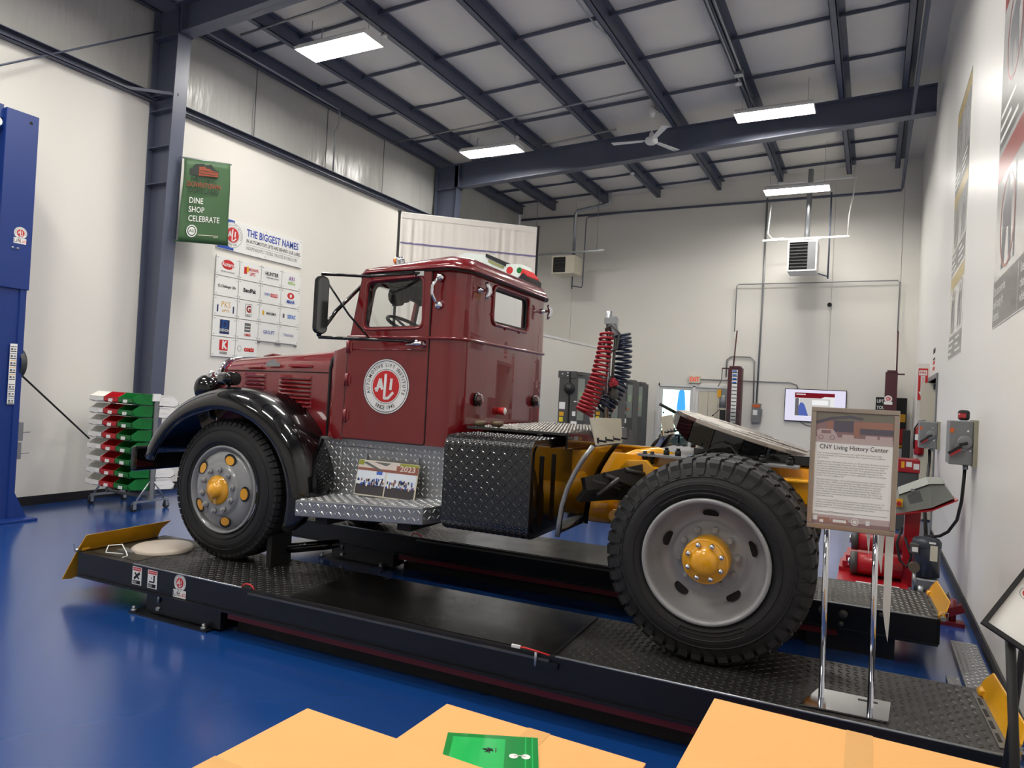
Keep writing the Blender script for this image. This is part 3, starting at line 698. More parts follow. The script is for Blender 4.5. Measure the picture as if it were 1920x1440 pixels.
part('hood_latch', MB().obox(hside(-3.56, 1.43, .006), hu, (0,0,1), .045, .018, .008), m_red, hd, bevel=.004)
part('hood_foot', MB().obox(hside(-3.4, 1.27, .01), hu, (0,0,1), .03, .025, .012), m_dark, hd)
rs = []
for x, g, zt in ((-4.58, .505, 1.835), (-4.64, .49, 1.81), (-4.68, .45, 1.77)): rs.append(hood_section(x, g, zt, 1.05))
gs = part('radiator_shell', MB().grid(rs), m_chr, tr, sharp=50, label='chrome radiator shell')
part('grille_core', MB().box(-4.66, -4.6, 4.28, my(4.28), 1.0, 1.74), m_dark, gs)
for i in range(9): part('grille_bar', MB().box(-4.7, -4.68, 4.3+i*.1-.008, 4.3+i*.1+.008, 1.05, 1.75), m_chr, gs)
part('shell_trim', MB().tube([(-4.57, y-(.012 if y < CY else -.012), z) for x, y, z in hood_section(0, .51, 1.84, 1.3)], .012, 8), m_chr, gs)
part('hood_front_trim', MB().tube([(-4.69, y, z) for x, y, z in hood_section(0, .455, 1.78, 1.05)], .014, 8), m_chr, gs)
part('hood_ornament', MB().tube([(-4.6,CY,1.86),(-4.5,CY,1.885),(-4.4,CY,1.88)], [.02,.014,.006], 8), m_red, gs)

# ------------------------------------------------------------------ cab
CN, CF_ = 3.94, 5.46; XRR = -2.2
def cab_ring(z, xf, xr, yn, yf, rf, rr, n=6):
    return [(x, y, z) for x, y in rr4(xf, xr, yn, yf, rf, rr, n)]
def rr4(x0, x1, y0, y1, rf, rr, n=6):
    pts = []
    for cx, cy, a, r in ((x1-rr,y1-rr,0,rr),(x0+rf,y1-rf,90,rf),(x0+rf,y0+rf,180,rf),(x1-rr,y0+rr,270,rr)):
        pts += [(cx+r*math.cos(math.radians(a+90*i/n)), cy+r*math.sin(math.radians(a+90*i/n))) for i in range(n+1)]
    return pts
def loft(rings):
    m = MB(); n = len(rings[0])
    for R in rings: m.v += [Vector(p) for p in R]
    for i in range(len(rings)-1):
        for k in range(n): m.f.append((i*n+k, i*n+(k+1)%n, (i+1)*n+(k+1)%n, (i+1)*n+k)); m.sm.append(True)
    m.f.append(tuple(range(n))[::-1]); m.sm.append(False)
    o = (len(rings)-1)*n; m.f.append(tuple(o+k for k in range(n))); m.sm.append(False)
    return m
def cabxf(z): return interp([1.27, 1.90, 1.91, 2.44, 2.5], [-3.27, -3.25, -3.13, -3.04, -3.03], z)
zs = [1.28, 1.6, 1.89, 1.93, 2.15, 2.3, 2.47]
outer = loft([cab_ring(z, cabxf(z), XRR+.012*(0 if z < 2 else 0), CN+.02*max(0, (z-2.0)/.47), CF_-.02*max(0, (z-2.0)/.47), .07, .13) for z in zs])
inner = loft([cab_ring(z, cabxf(z)+.04, XRR-.035, CN+.04+.02*max(0, (z-2.0)/.47), CF_-.04-.02*max(0, (z-2.0)/.47), .06, .11) for z in (1.32, 1.6, 1.86, 1.96, 2.15, 2.3, 2.44)])
cabo = part('cab', outer, m_red, tr, label='maroon cab body')
B0 = BASE[tr.name]
def sh(mb):  # into the frame of the thing
    mb.v = [p-B0 for p in mb.v]; return mb
wpoly = lambda g: [(-2.955-g,2.055-g),(-2.935-g*.7,2.345+g*.7),(-2.91,2.372+g),(-2.56,2.392+g),(-2.515+g*.7,2.365+g*.7),(-2.50+g,2.10),(-2.52+g*.7,2.07-g*.7)]
def rounded(pts, r, n=4):
    out = []; m = len(pts)
    for i in range(m):
        p = Vector((*pts[i],0)); a = Vector((*pts[i-1],0)); b = Vector((*pts[(i+1)%m],0))
        d1 = (a-p); d2 = (b-p); q = min(r, d1.length*.45, d2.length*.45)
        s0 = p+d1.normalized()*q; s1 = p+d2.normalized()*q
        for k in range(n+1):
            t = k/n; c = s0*(1-t)**2+p*2*t*(1-t)+s1*t*t; out.append((c.x, c.y))
    return out
WIN = rounded([(-2.962,2.056),(-2.945,2.366),(-2.508,2.394),(-2.50,2.070)], .045)
cut_side = MB().xz(WIN, 3.5, 6.0)
cut_rear = MB().yz(rounded([(4.40,2.15),(4.40,2.395),(5.0,2.395),(5.0,2.15)], .05), -2.5, -2.0)
cut_front = MB().yz(rounded([(4.12,2.0),(4.12,2.38),(5.28,2.38),(5.28,2.0)], .06), -3.4, -2.95)
boolean(cabo, [sh(inner), sh(cut_side), sh(cut_rear), sh(cut_front)])
cabo.data.set_sharp_from_angle(angle=math.radians(40)); cabo.data.materials.clear(); cabo.data.materials.append(m_red)
# cowl between hood and cab
P = [hood_section(H1+.02, hw(H1), hzt(H1), 1.27)]
sec = hood_section(-3.16, .765, 1.915, 1.27); P.append([(x+.04*(i in (0,1,13,14)), y, z) for i, (x, y, z) in enumerate(hood_section(-3.22, .755, 1.915, 1.27))])
P.append(hood_section(-3.10, .758, 1.93, 1.27))
part('cowl', MB().grid(P), m_red, tr, sharp=60)
# roof: domed panel over the drip rail
rings = []
plan = rr4(-3.055, XRR+.02, CN-.005, CF_+.005, .12, .15, 8)
pcx, pcy = -2.58, CY
def dripz(x): return interp([-3.06, -2.9, -2.43, -2.2], [2.43, 2.452, 2.475, 2.462], x)
for sc, hh in ((1.0,-.012),(1.006,.0),(1.0,.016),(.97,.045),(.92,.07),(.82,.092),(.65,.108),(.4,.117),(.15,.12),(.01,.12)):
    rings.append([(pcx+(x-pcx)*sc, pcy+(y-pcy)*sc, dripz(x)*1.0+(hh if hh < .02 else hh*(1.0 if x > -2.75 else interp([-3.06,-2.75],[.35,1.0],x)))) for x, y in plan])
rf = part('roof', loft(rings), m_red, tr, sharp=50)
part('drip_rail', MB().tube([(pcx+(x-pcx)*1.012, pcy+(y-pcy)*1.012, dripz(x)-.008) for x, y in plan], .009, 6, True), m_red, rf)
part('drip_seal', MB().tube([(pcx+(x-pcx)*1.008, pcy+(y-pcy)*1.008, dripz(x)-.024) for x, y in plan], .006, 5, True), m_dark, rf)
# marker lamps on the roof front
for y in (4.3, 4.7, 5.1):
    l = part('marker_lamp', MB().lathe([(.028,0),(.034,.05),(.03,.075),(.001,.085)], (-2.93, y, 2.54), (-.25,0,1), 16), m_chr, rf)
    part('amber_lens', MB().lathe([(.026,0),(.026,.025),(.018,.035),(.001,.038)], (-2.96, y, 2.59), (-1,0,.2), 14), mat('amber lens', (230,120,20), .15, coat=1), l)
# mouldings
bm = [(x, y) for x, y in rr4(-3.12, XRR, CN, CF_, .05, .13, 8)]
part('belt_moulding', MB().tube([(x+(.006 if x > -2.3 else 0), y+(-.006 if y < CY else .006), 1.992) for x, y in bm], .011, 8, True), m_red, cabo)
# doors
def door(s):
    f = (lambda y: y) if s == 0 else my
    ol = rounded([(-3.105,1.282),(-3.09,1.9),(-2.995,2.425),(-2.435,2.445),(-2.43,1.282)], .02)
    y0, y1 = sorted((f(CN-.007), f(CN+.03)))
    o = part('door', MB().xz(ol, y0, y1), m_red, tr, label='maroon cab door')
    boolean(o, [sh(MB().xz(WIN, 3.5, 6.0))]); o.data.materials.clear(); o.data.materials.append(m_red)
    addbev(o, .006, 2, 50)
    part('door_gap', MB().tube([(x, f(CN-.0025), z) for x, z in ol], .0045, 5, True), m_dark, o)
    part('window_glass', MB().xz(WIN, *sorted((f(CN+.022), f(CN+.026)))), m_glass, o)
    part('window_frame', MB().tube([(x, f(CN-.006), z) for x, z in rounded([(-2.975,2.04),(-2.958,2.378),(-2.495,2.407),(-2.487,2.055)], .05)], .009, 6, True), m_red, o)
    part('window_seal', MB().tube([(x, f(CN+.012), z) for x, z in WIN], .007, 5, True), m_print, o)
    part('crease', MB().tube([(-3.08, f(CN-.006), 1.905), (-2.45, f(CN-.006), 1.91)], .006, 5).tube([(-3.09, f(CN-.008), 1.99), (-2.44, f(CN-.008), 1.993)], .010, 8), m_red, o)
    h = part('door_handle', MB().lathe([(.026,0),(.028,.01),(.015,.03),(.012,.045)], (-2.47, f(CN-.006), 1.95), (0,-1 if s == 0 else 1,0), 16), m_chr, o, label='chrome door handle')
    part('lever', MB().tube([(-2.46, f(CN-.045), 1.952), (-2.5, f(CN-.05), 1.95), (-2.585, f(CN-.042), 1.942)], [.014,.013,.007], 10), m_chr, h)
    for z in (1.92, 1.69, 1.44):
        part('hinge', MB().cyl((-3.085, f(CN-.012), z-.045), (-3.085, f(CN-.012), z+.045), .014, 10).box(-3.1, -3.05, *sorted((f(CN-.004), f(CN-.012))), z-.03, z+.03), m_red, o)
    return o
dn = door(0); door(1)
# round emblem decal on the door
def emblem(o, u, v, R, parent, full=True, lift=.0, bg=None, name='emblem'):
    """white disc, red centre, lettering round the rim"""
    d = part(name, MB().disc(o, u, v, R, 48, lift), bg or m_white, parent)
    part('ring_line', MB().ring(o, u, v, R*.93, R*.955, 48, lift+.0008).ring(o, u, v, R*.625, R*.64, 40, lift+.0008), m_print, d)
    part('red_centre', MB().disc(o, u, v, R*.585, 40, lift+.001), m_redp, d)
    L = MB(); l = lift+.0022
    def bar(x0, y0, x1, y1, w):
        a = Vector((x0,y0)); b = Vector((x1,y1)); n = (b-a).orthogonal().normalized()*w/2
        L.poly(o, u, v, [tuple(a-n), tuple(a+n), tuple(b+n), tuple(b-n)] if (b-a).cross(n) < 0 else [tuple(a+n), tuple(a-n), tuple(b-n), tuple(b+n)], l)
    k = R
    bar(-.02*k, .46*k, -.05*k, -.46*k, .11*k); bar(-.07*k, -.44*k, .14*k, -.42*k, .1*k); bar(.12*k, -.43*k, .34*k, -.2*k, .1*k)
    bar(.24*k, .3*k, .21*k, -.12*k, .11*k)
    bar(-.4*k, -.2*k, -.25*k, .28*k, .11*k); bar(-.25*k, .28*k, -.15*k, -.12*k, .11*k); bar(-.36*k, -.02*k, -.17*k, -.02*k, .08*k); bar(-.46*k,-.06*k,-.4*k,-.2*k,.08*k)
    part('centre_letters', L, m_white, d)
    if full:
        T = MB(); uu = Vector(u).normalized(); vv = Vector(v).normalized()
        s1 = 'AUTOMOTIVE LIFT INSTITUTE'
        adv = [.32 if c in 'IL1' else .55 for c in s1]
        adv = [.34 if c == 'I' else .36 if c == ' ' else .78 if c in 'MOU' else .6 for c in s1]
        tot = sum(adv); a = math.radians(202); span = math.radians(224)
        acc = 0
        for c, w in zip(s1, adv):
            th = a-span*(acc+w/2)/tot; acc += w
            if c == ' ': continue
            p = Vector(o)+uu*math.cos(th)*R*.785+vv*math.sin(th)*R*.785
            T.text(c, R*.19, p, uu*math.sin(th)-vv*math.cos(th), uu*math.cos(th)+vv*math.sin(th), 'C', lift+.0015, .012, .85)
        s2 = 'SINCE 1945'; adv = [.34 if c == 'I' else .36 if c == ' ' else .62 for c in s2]; tot = sum(adv); acc = 0; span = math.radians(66)
        for c, w in zip(s2, adv):
            th = math.radians(270)-span/2+span*(acc+w/2)/tot; acc += w
            if c == ' ': continue
            p = Vector(o)+uu*math.cos(th)*R*.785+vv*math.sin(th)*R*.785
            T.text(c, R*.2, p, -uu*math.sin(th)+vv*math.cos(th), -uu*math.cos(th)-vv*math.sin(th), 'C', lift+.0015, .012, .85)
        part('rim_lettering', T, m_print, d, kind='stuff')
    return d
eo = (-2.752, CN-.0075, 1.657)
part('door_decal', MB().disc(eo, (1,0,0), (0,0,1), .188, 48, .0012), m_print, dn)
emblem(eo, (1,0,0), (0,0,1), .185, dn, True, .002)
# grab handle, hooks, lamps on the back of the cab
for s in (0, 1):
    f = (lambda y: y) if s == 0 else my
    g = part('grab_handle', MB().tube([(-2.375,f(CN-.012),2.385),(-2.38,f(CN-.04),2.37),(-2.395,f(CN-.06),2.33),(-2.395,f(CN-.06),2.28),(-2.38,f(CN-.045),2.235),(-2.375,f(CN-.012),2.22)], .011, 10), m_chr, tr, label='chrome grab handle')
    for z in (2.395, 2.21): part('rosette', MB().lathe([(.001,.02),(.018,.018),(.026,.008),(.028,0)], (-2.375, f(CN), z), (0,-1 if s == 0 else 1,0), 14), m_chr, g)
RX = XRR
rw = part('rear_window_frame', MB().tube([(RX+.004, y, z) for y, z in rounded([(4.385,2.135),(4.385,2.41),(5.015,2.41),(5.015,2.135)], .055)], .012, 8, True), m_red, cabo)
part('rear_glass', MB().yz(rounded([(4.40,2.15),(4.40,2.395),(5.0,2.395),(5.0,2.15)], .05), RX-.025, RX-.021), m_glass, cabo)
part('rear_seal', MB().tube([(RX-.012, y, z) for y, z in rounded([(4.405,2.155),(4.405,2.39),(4.995,2.39),(4.995,2.155)], .05)], .01, 6, True), m_print, cabo)
for i, (y, z) in enumerate(((4.36,2.33),(4.36,2.2),(4.6,2.12),(4.85,2.12),(5.04,2.33),(5.04,2.2))): part('frame_screw', MB().sphere((RX+.004, y, z), .008, 8, 5), m_red, rw)
part('windshield_glass', MB().grid([[(-3.10,4.1,1.98),(-3.10,5.3,1.98)],[(-3.02,4.1,2.4),(-3.02,5.3,2.4)]], False), m_glass, cabo)
part('windshield_post', MB().obox((-3.06, CY, 2.19), (.08,0,.42), (0,1,0), .22, .02, .015), m_red, cabo)
for y in (4.16, 5.28):
    k = part('hose_hook', MB().lathe([(.02,0),(.024,.008),(.012,.02),(.01,.06),(.016,.07)], (RX, y, 2.34), (1,0,0), 14), m_chr, cabo, label='chrome hook on the cab back')
    part('hook_plate', MB().tube([(RX+.065,y-.015,2.385),(RX+.07,y+.01,2.36),(RX+.075,y+.015,2.33),(RX+.07,y-.005,2.3),(RX+.06,y-.01,2.27)], [.012,.02,.022,.016,.006], 8), m_chr, k)
for y, z in ((4.2,1.6),(5.2,1.6)):
    k = part('tail_lamp', MB().cyl((RX-.005, y, z), (RX+.03, y, z), .045, 20, .048), m_black, cabo)
    part('lamp_lens', MB().lathe([(.042,0),(.035,.012),(.001,.018)], (RX+.03, y, z), (1,0,0), 20), mat('dark red lens', (60,6,8), .1, coat=1), k)
k = part('work_lamp', MB().cyl((RX-.005, 4.57, 1.52), (RX+.05, 4.57, 1.52), .024, 16, .029), m_redp, cabo)
part('lamp_lens', MB().lathe([(.027,0),(.02,.005),(.001,.007)], (RX+.05, 4.57, 1.52), (1,0,0), 16), m_white, k)
# interior
part('cab_interior', MB().box(-2.75, -2.3, 4.05, my(4.05), 1.4, 1.72).box(-2.4, -2.28, 4.05, my(4.05), 1.7, 2.05), m_dark, tr, bevel=.03, label='dark bench seat')
part('dashboard', MB().box(-3.12, -2.98, 4.05, my(4.05), 1.75, 1.99), m_dark, tr, bevel=.02)
hl = MB().box(-3.0, -2.26, 4.02, my(4.02), 2.405, 2.44)
part('headliner', hl, m_dark, tr)
fr = MB(); rn = random.Random(5)
for i in range(26):
    x = -2.98+i*.018; y = my(4.06)-.0; h = .05+.06*math.sin(i*.35+1.2)**2+rn.uniform(0,.02)
    fr.sphere((x, 4.3+i*.012, 2.4-h*.6), .03+.01*rn.random(), 8, 6, (1,1.6,1.8))
fr.box(-2.92,-2.34,4.35,5.36,2.31,2.42)
part('cab_curtain', fr, m_dark, tr, label='dark fringed curtain under the cab roof')
st = part('steering_wheel', MB().tube([(-2.88+.2*math.cos(a*PI/16)*.6, 4.35+.2*math.sin(a*PI/16), 2.11-.2*math.cos(a*PI/16)*.35) for a in range(32)], .013, 8, True), m_print, tr)
part('spoke', MB().cyl((-2.88,4.35,2.09),(-2.99,4.35,2.17),.01,8).cyl((-2.88,4.35,2.09),(-2.82,4.5,2.08),.009,6).cyl((-2.88,4.35,2.09),(-2.82,4.2,2.08),.009,6), m_print, st)
part('steering_column', MB().cyl((-3.05,4.35,1.8),(-2.88,4.35,2.09),.018,8), m_print, st)
part('wiper_arm', MB().tube([(-3.02,4.5,2.38),(-2.98,4.4,2.33),(-2.99,4.3,2.26)], .006, 6), m_print, tr)

# ------------------------------------------------------------------ mirrors
def mirror(s):
    f = (lambda y: y) if s == 0 else my
    yy = f(3.56)
    mp = [(x, z) for x, z in rrect(-3.082, -2.992, 1.975, 2.352, .04)]
    o = part('side_mirror', MB().prism([(-3.03+ (a+3.037)*.35, yy+(a+3.037)*(.94 if s == 0 else -.94), z) for a, z in mp], (-.015, 0, 0), (.012, 0, 0)), m_black, tr, bevel=.006, label='tall black side mirror')
    gp = [(x, z) for x, z in rrect(-3.074, -3.0, 1.985, 2.342, .034)]
    part('mirror_glass', MB().prism([(-3.03+ (a+3.037)*.35, yy+(a+3.037)*(.94 if s == 0 else -.94), z) for a, z in gp], (.0121, 0, 0), (.0135, 0, 0)), mat('mirror glass', (92,94,96), .04, metal=1), o)
    part('upper_arm', MB().tube([(-3.04,yy,2.368),(-2.8,f(3.74),2.375),(-2.52,f(CN-.01),2.425)], .009, 8).tube([(-3.04,yy,2.362),(-2.99,f(3.7),2.38),(-2.93,f(CN-.0),2.41)], .008, 8), m_black, o)
    part('lower_arm', MB().tube([(-3.04,yy,1.955),(-2.8,f(3.74),1.96),(-2.53,f(CN-.01),1.965)], .011, 8), m_black, o)
    part('brace', MB().tube([(-3.03,yy+(.01 if s == 0 else -.01),2.35),(-2.93,f(3.72),2.12),(-2.84,f(3.85),1.965)], .007, 8), m_black, o)
    part('strut', MB().tube([(-3.04,yy,1.965),(-3.06,f(3.75),2.15),(-3.05,f(CN+.06),2.36)], .014, 8), m_black, o)
    part('arm_clamp', MB().lathe([(.016,0),(.02,.012),(.001,.02)], (-2.53, f(CN-.005), 1.965), (0,-1 if s == 0 else 1,0), 12).box(-2.56,-2.49,*sorted((f(CN-.02), f(CN+.01))),2.405,2.435), m_chr, o)
    return o
mirror(0); mirror(1)

# ------------------------------------------------------------------ running board and step
ri = MB().box(-3.34, -2.06, 3.975, 4.0, .84, 1.275).box(-3.36, -2.06, 3.96, 4.1, 1.262, 1.278)
rb = part('step_riser', ri, m_alu, tr, label='aluminium checker plate riser under the door')
part('checker_lugs', tread(MB(), (-3.34, 3.9745, .86), (1,0,0), (0,0,1), 1.28, .4, .036, .5, .003), m_lug, rb, kind='stuff')
part('battery_door', MB().tube([(-3.13,3.972,1.225),(-2.1,3.972,1.232)], .003, 5).tube([(-3.13,3.972,1.225),(-3.13,3.972,.9)], .003, 5), m_galv, rb)
for x in (-2.92, -2.5): part('tie_down', MB().box(x,x+.022,3.962,3.974,1.07,1.19), m_galv, rb)
def shear(mb): 
    for p in mb.v: p.z += .062*(p.x+3.17)/.97
    return mb
stp = shear(MB().xy([(-3.19,3.6),(-2.21,3.6),(-2.06,3.975),(-3.3,3.975)], .772, .878))
sb = part('step_board', stp, m_alu, tr, bevel=.006, label='aluminium checker plate step')
lg = tread(MB(), (-3.2, 3.61, .8785), (1,0,0), (0,1,0), 1.05, .36, .036, .5, .003)
tread(lg, (-3.185, 3.5995, .782), (1,0,0), (0,0,1), .97, .09, .034, .5, .003)
part('checker_lugs', shear(lg), m_lug, sb, kind='stuff')
d = Vector((.15,.375,0)).normalized(); e = tread(MB(), Vector((-2.2085, 3.6, .79))+Vector((.001,-.001,0)), d, (0,0,1), .38, .08, .034, .5, .003); part('end_lugs', shear(e), m_lug, sb, kind='stuff')
for x, z in ((-3.1,.72),(-2.45,.76)): part('step_bracket', MB().box(x,x+.1,3.7,4.25,z,z+.08), m_dark, sb)

# ------------------------------------------------------------------ black fuel tank box and deck
tb = part('fuel_tank_box', MB().prism([(0,y,z) for y, z in rrect(3.6, 4.26, .83, 1.395, .075, 6)], (-2.08,0,0), (-1.515,0,0)), m_blkplate, tr, label='black checker plate fuel tank box')
lg = tread(MB(), (-2.075, 3.5985, .905), (1,0,0), (0,0,1), .555, .415, .034, .48, .0035)
tread(lg, (-2.075, 3.675, 1.3955), (1,0,0), (0,1,0), .555, .58, .034, .48, .0035)
for k in range(6):
    a0 = math.radians(180-90*(k+.5)/6); c = Vector((0, 3.675+.075*math.cos(a0), 1.32+.075*math.sin(a0)))
    t_ = Vector((0, math.sin(a0), -math.cos(a0)))
    tread(lg, Vector((-2.075, c.y, c.z))-t_*.01, (1,0,0), t_, .555, .02, .019, .7, .003)
    a0 = math.radians(180+90*(k+.5)/6); c = Vector((0, 3.675+.075*math.cos(a0), .905+.075*math.sin(a0)))
    tread(lg, Vector((-2.075, c.y, c.z))-Vector((0, math.sin(a0), -math.cos(a0)))*.01, (1,0,0), Vector((0, math.sin(a0), -math.cos(a0))), .555, .02, .019, .7, .003)
part('checker_lugs', lg, m_blkplate, tb, kind='stuff')
part('end_plate', MB().prism([(0,y,z) for y, z in rrect(3.63, 4.26, .86, 1.365, .06, 6)], (-1.516,0,0), (-1.507,0,0)), m_black, tb)
for y in (3.74, 3.93): part('end_rib', MB().box(-1.508,-1.492,y,y+.022,.9,1.3), m_black, tb)
dk = part('deck_plate', MB().box(-2.15, -1.46, 4.0, my(4.0), 1.412, 1.428), m_blkplate, tr, label='black checker plate deck behind the cab')
part('checker_lugs', tread(MB(), (-2.14, 4.01, 1.4282), (1,0,0), (0,1,0), .67, 1.38, .034, .48, .0035), m_alu2, dk, kind='stuff')
part('deck_edge', MB().box(-1.462, -1.45, 4.0, my(4.0), 1.33, 1.43), m_black, dk)
part('fuel_tank_box', MB().prism([(0,2*CY-y,z) for y, z in rrect(3.6, 4.26, .83, 1.395, .075, 6)], (-2.08,0,0), (-1.515,0,0)), m_blkplate, tr, label='far side fuel tank box')
for x, y in ((-2.09,4.06),(-2.0,4.14),(-1.62,my(4.3))):
    part('filler_cap', MB().lathe([(.034,0),(.034,.025),(.042,.028),(.042,.05),(.036,.055),(.001,.056)], (x, y, 1.41), (0,0,1), 16), mat('brass cap', (120,104,84), .4, metal=.6), tb)

# ------------------------------------------------------------------ quarter fenders in front of the rear wheels
def quarter(s):
    f = (lambda y: y) if s == 0 else my
    arc = [(-1.35,.875),(-1.345,.95),(-1.332,1.05),(-1.305,1.15),(-1.265,1.24),(-1.22,1.32),(-1.17,1.39)]
    P = [[(x, f(3.63), z) for x, z in arc], [(x-.01, f(3.7), z+.01) for x, z in arc], [(x-.01, f(4.05), z+.01) for x, z in arc], [(x, f(4.12), z) for x, z in arc]]
    m = MB().grid(P)
    o = part('quarter_fender', m, m_black, tr, label='black curved quarter fender before the rear wheels')
    md = o.modifiers.new('t', 'SOLIDIFY'); md.thickness = .008
    part('outer_trim', MB().tube([(x+.002, f(3.628), z) for x, z in arc], .014, 8), m_alu, o, label='bright edge trim')
    part('inner_trim', MB().tube([(x+.002, f(4.125), z) for x, z in arc], .012, 8), m_black, o)
    part('top_flap', MB().prism([(-1.195,f(3.62),1.545),(-1.165,f(3.66),1.395),(-1.15,f(4.12),1.39),(-1.17,f(4.14),1.535)], (0,0,0), (.008,0,0)), m_cream, o, label='cream flap panel')
    for k in range(4):
        y = f(3.68+k*.14)
        part('flap_clip', MB().cyl((-1.16,y,1.42),(-1.12,y+.03,1.415),.006,6).cyl((-1.158,y,1.405),(-1.158,y,1.435),.007,6), m_dark, o)
    br = MB()
    P = [[(-1.26,f(3.72),1.20),(-1.14,f(4.02),1.235),(-1.02,f(4.22),1.27)],[(-1.245,f(3.72),1.14),(-1.115,f(4.02),1.15),(-1.0,f(4.22),1.14)],[(-1.285,f(3.72),1.08),(-1.16,f(4.02),1.07),(-1.03,f(4.2),1.05)]]
    br.grid(P, False)
    b = part('bracket', br, mat('black cast bracket', (48,47,45), .4), o); md = b.modifiers.new('t', 'SOLIDIFY'); md.thickness = .03
    for q0, q1 in (((-1.25,f(3.76),1.19),(-1.14,f(3.98),1.12)),((-1.2,f(3.86),1.215),(-1.1,f(4.06),1.14)),((-1.13,f(4.04),1.235),(-1.02,f(4.2),1.2)),((-1.22,f(3.8),1.1),(-1.13,f(3.93),1.19))):
        q0 = (q0[0]+.03, q0[1], q0[2]); q1 = (q1[0]+.03, q1[1], q1[2]); part('bracket_rib', MB().cyl(q0, q1, .016, 8), b.data.materials[0], b)
    return o
quarter(0); quarter(1)

# ------------------------------------------------------------------ fifth wheel
m_grs = mat('worn steel top plate', (176,168,160), .3, metal=.85, noise=.15, nscale=8, rnoise=.12)
pv = Vector((-.5, CY, 1.487)); ta = math.radians(15.5)
RM = Matrix.Rotation(ta, 3, 'Y')
def fw(x, y, z): return pv+RM @ Vector((x, y, z))
half = [(-.42,.13),(-.40,.19),(-.36,.27),(-.26,.385),(-.12,.45),(.05,.47),(.18,.445),(.28,.38),(.36,.29),(.46,.22),(.48,.16),(.44,.12),(.3,.07),(.12,.045),(.02,.05)]
half = [(x, y*.85) for x, y in half]
outl = [(x,-y) for x, y in half]+[(x, y) for x, y in half[::-1]]
m = MB(); n = len(outl); o = 0
m.prism([fw(x, y, 0) for x, y in outl], (0,0,-.0), tuple(RM @ Vector((0,0,-.02))))
f5 = part('fifth_wheel', m, m_grs, tr, label='tilted fifth wheel coupling plate')
sk = MB(); N = len(half)
for sgn in (-1, 1):
    for i in range(0, 11):
        a, b = half[i], half[i+1]
        d0 = interp([-.42,-.3,.1,.3,.48],[.07,.15,.15,.1,.05],a[0]); d1 = interp([-.42,-.3,.1,.3,.48],[.07,.15,.15,.1,.05],b[0])
        sk.add([fw(a[0],sgn*a[1],-.0205), fw(b[0],sgn*b[1],-.0205), fw(b[0],sgn*b[1]*.98,-d1), fw(a[0],sgn*a[1]*.98,-d0)], [(0,1,2,3)])
sk.add([fw(-.42,-.13,-.021), fw(-.42,.13,-.021), fw(-.42,.13,-.07), fw(-.42,-.13,-.07)], [(0,1,2,3)])
q = part('skirt', sk, m_black, f5); md = q.modifiers.new('t', 'SOLIDIFY'); md.thickness = .02
gr = MB()
for y, x0, x1 in ((-.3,-.25,.12),(-.2,-.05,.3),(.2,-.2,.2),(.3,-.15,.15)): gr.obox(fw((x0+x1)/2, y, .0005), RM @ Vector((1,.1,0)), (0,1,0), (x1-x0)/2, .006, .001)
part('grease_groove', gr, m_print, f5)
part('release_handle', MB().cyl(fw(-.42,-.05,-.03), fw(-.55,-.12,.0), .01, 8), m_print, f5)
part('front_lip', MB().obox(fw(-.415,0,-.035), RM @ Vector((0,1,0)), RM @ Vector((1,0,0)), .13, .012, .032), mat('grey steel edge', (120,118,116), .35, metal=.6), f5)
for sgn in (-1, 1):
    y0, y1 = sorted((CY+sgn*.41, CY+sgn*.45))
    part('pivot_bracket', MB().xz([(-.8,1.325),(-.68,1.35),(-.63,1.42),(-.58,1.435),(-.53,1.42),(-.48,1.36),(-.3,1.325)], y0, y1), m_black, f5, bevel=.006)
    part('pivot_pin', MB().cyl((-.58, y0-.02, 1.395), (-.58, y1+.02, 1.395), .03, 16), m_black, f5)
part('mount_plate', MB().box(-1.06, -.15, 4.18, my(4.18), 1.315, 1.328), mat('grey deck plate', (150,150,152), .35, metal=.5), f5)
part('mount_block', MB().box(-.75, -.1, 4.32, my(4.32), 1.328, 1.38), m_black, f5)
bl = datamesh('mount_bolt', MB().cyl((0,0,0),(0,0,.03),.02,6).cyl((0,0,.03),(0,0,.045),.012,8), m_dark)
for x in (-.9,-.83,-.35,-.2):
    for y in (4.25, my(4.25)): inst('mount_bolt', bl, f5, (x, y, 1.328))

# ------------------------------------------------------------------ air hose stand
pb = Vector((-1.40, 4.62, 1.42))
ps = part('hose_stand', MB().cyl(pb, (-1.425, 4.66, 2.2), .016, 10).cyl((-1.425,4.66,2.12),(-1.43,4.66,2.26),.022,10), m_galv, tr, label='upright air hose stand')
part('stand_clamp', MB().box(-1.455,-1.37,4.63,4.69,2.17,2.21).obox((-1.385,4.66,2.15),(.15,0,-1),(0,1,0),.07,.02,.02), m_galv, ps)
def helix(pts, turns, rad, r, n_per=14, tail=0):
    P = [Vector(p) for p in pts]; out = []; N = int(turns*n_per)
    def at(t):
        t *= len(P)-1; i = min(int(t), len(P)-2); return P[i].lerp(P[i+1], t-i), (P[i+1]-P[i]).normalized()
    for k in range(N+1):
        t = k/N; c, d = at(t); a = Vector((1,0,0)); a = (a-d*a.dot(d)).normalized(); b = d.cross(a); ph = 2*PI*k/n_per
        out.append(c+(a*math.cos(ph)+b*math.sin(ph))*(rad if not callable(rad) else rad(t)))
    return MB().tube(out, r, 6)
part('red_air_hose', helix([(-1.42,4.6,2.1),(-1.43,4.58,1.95),(-1.45,4.56,1.8),(-1.49,4.54,1.66),(-1.53,4.52,1.545)], 19, lambda t: .042+.018*t, .0105), m_hoser, ps)
part('blue_air_hose', helix([(-1.335,4.68,2.1),(-1.325,4.69,2.0),(-1.325,4.7,1.87),(-1.34,4.7,1.76),(-1.38,4.67,1.66),(-1.43,4.62,1.57)], 18, .055, .010), m_hoseb, ps)
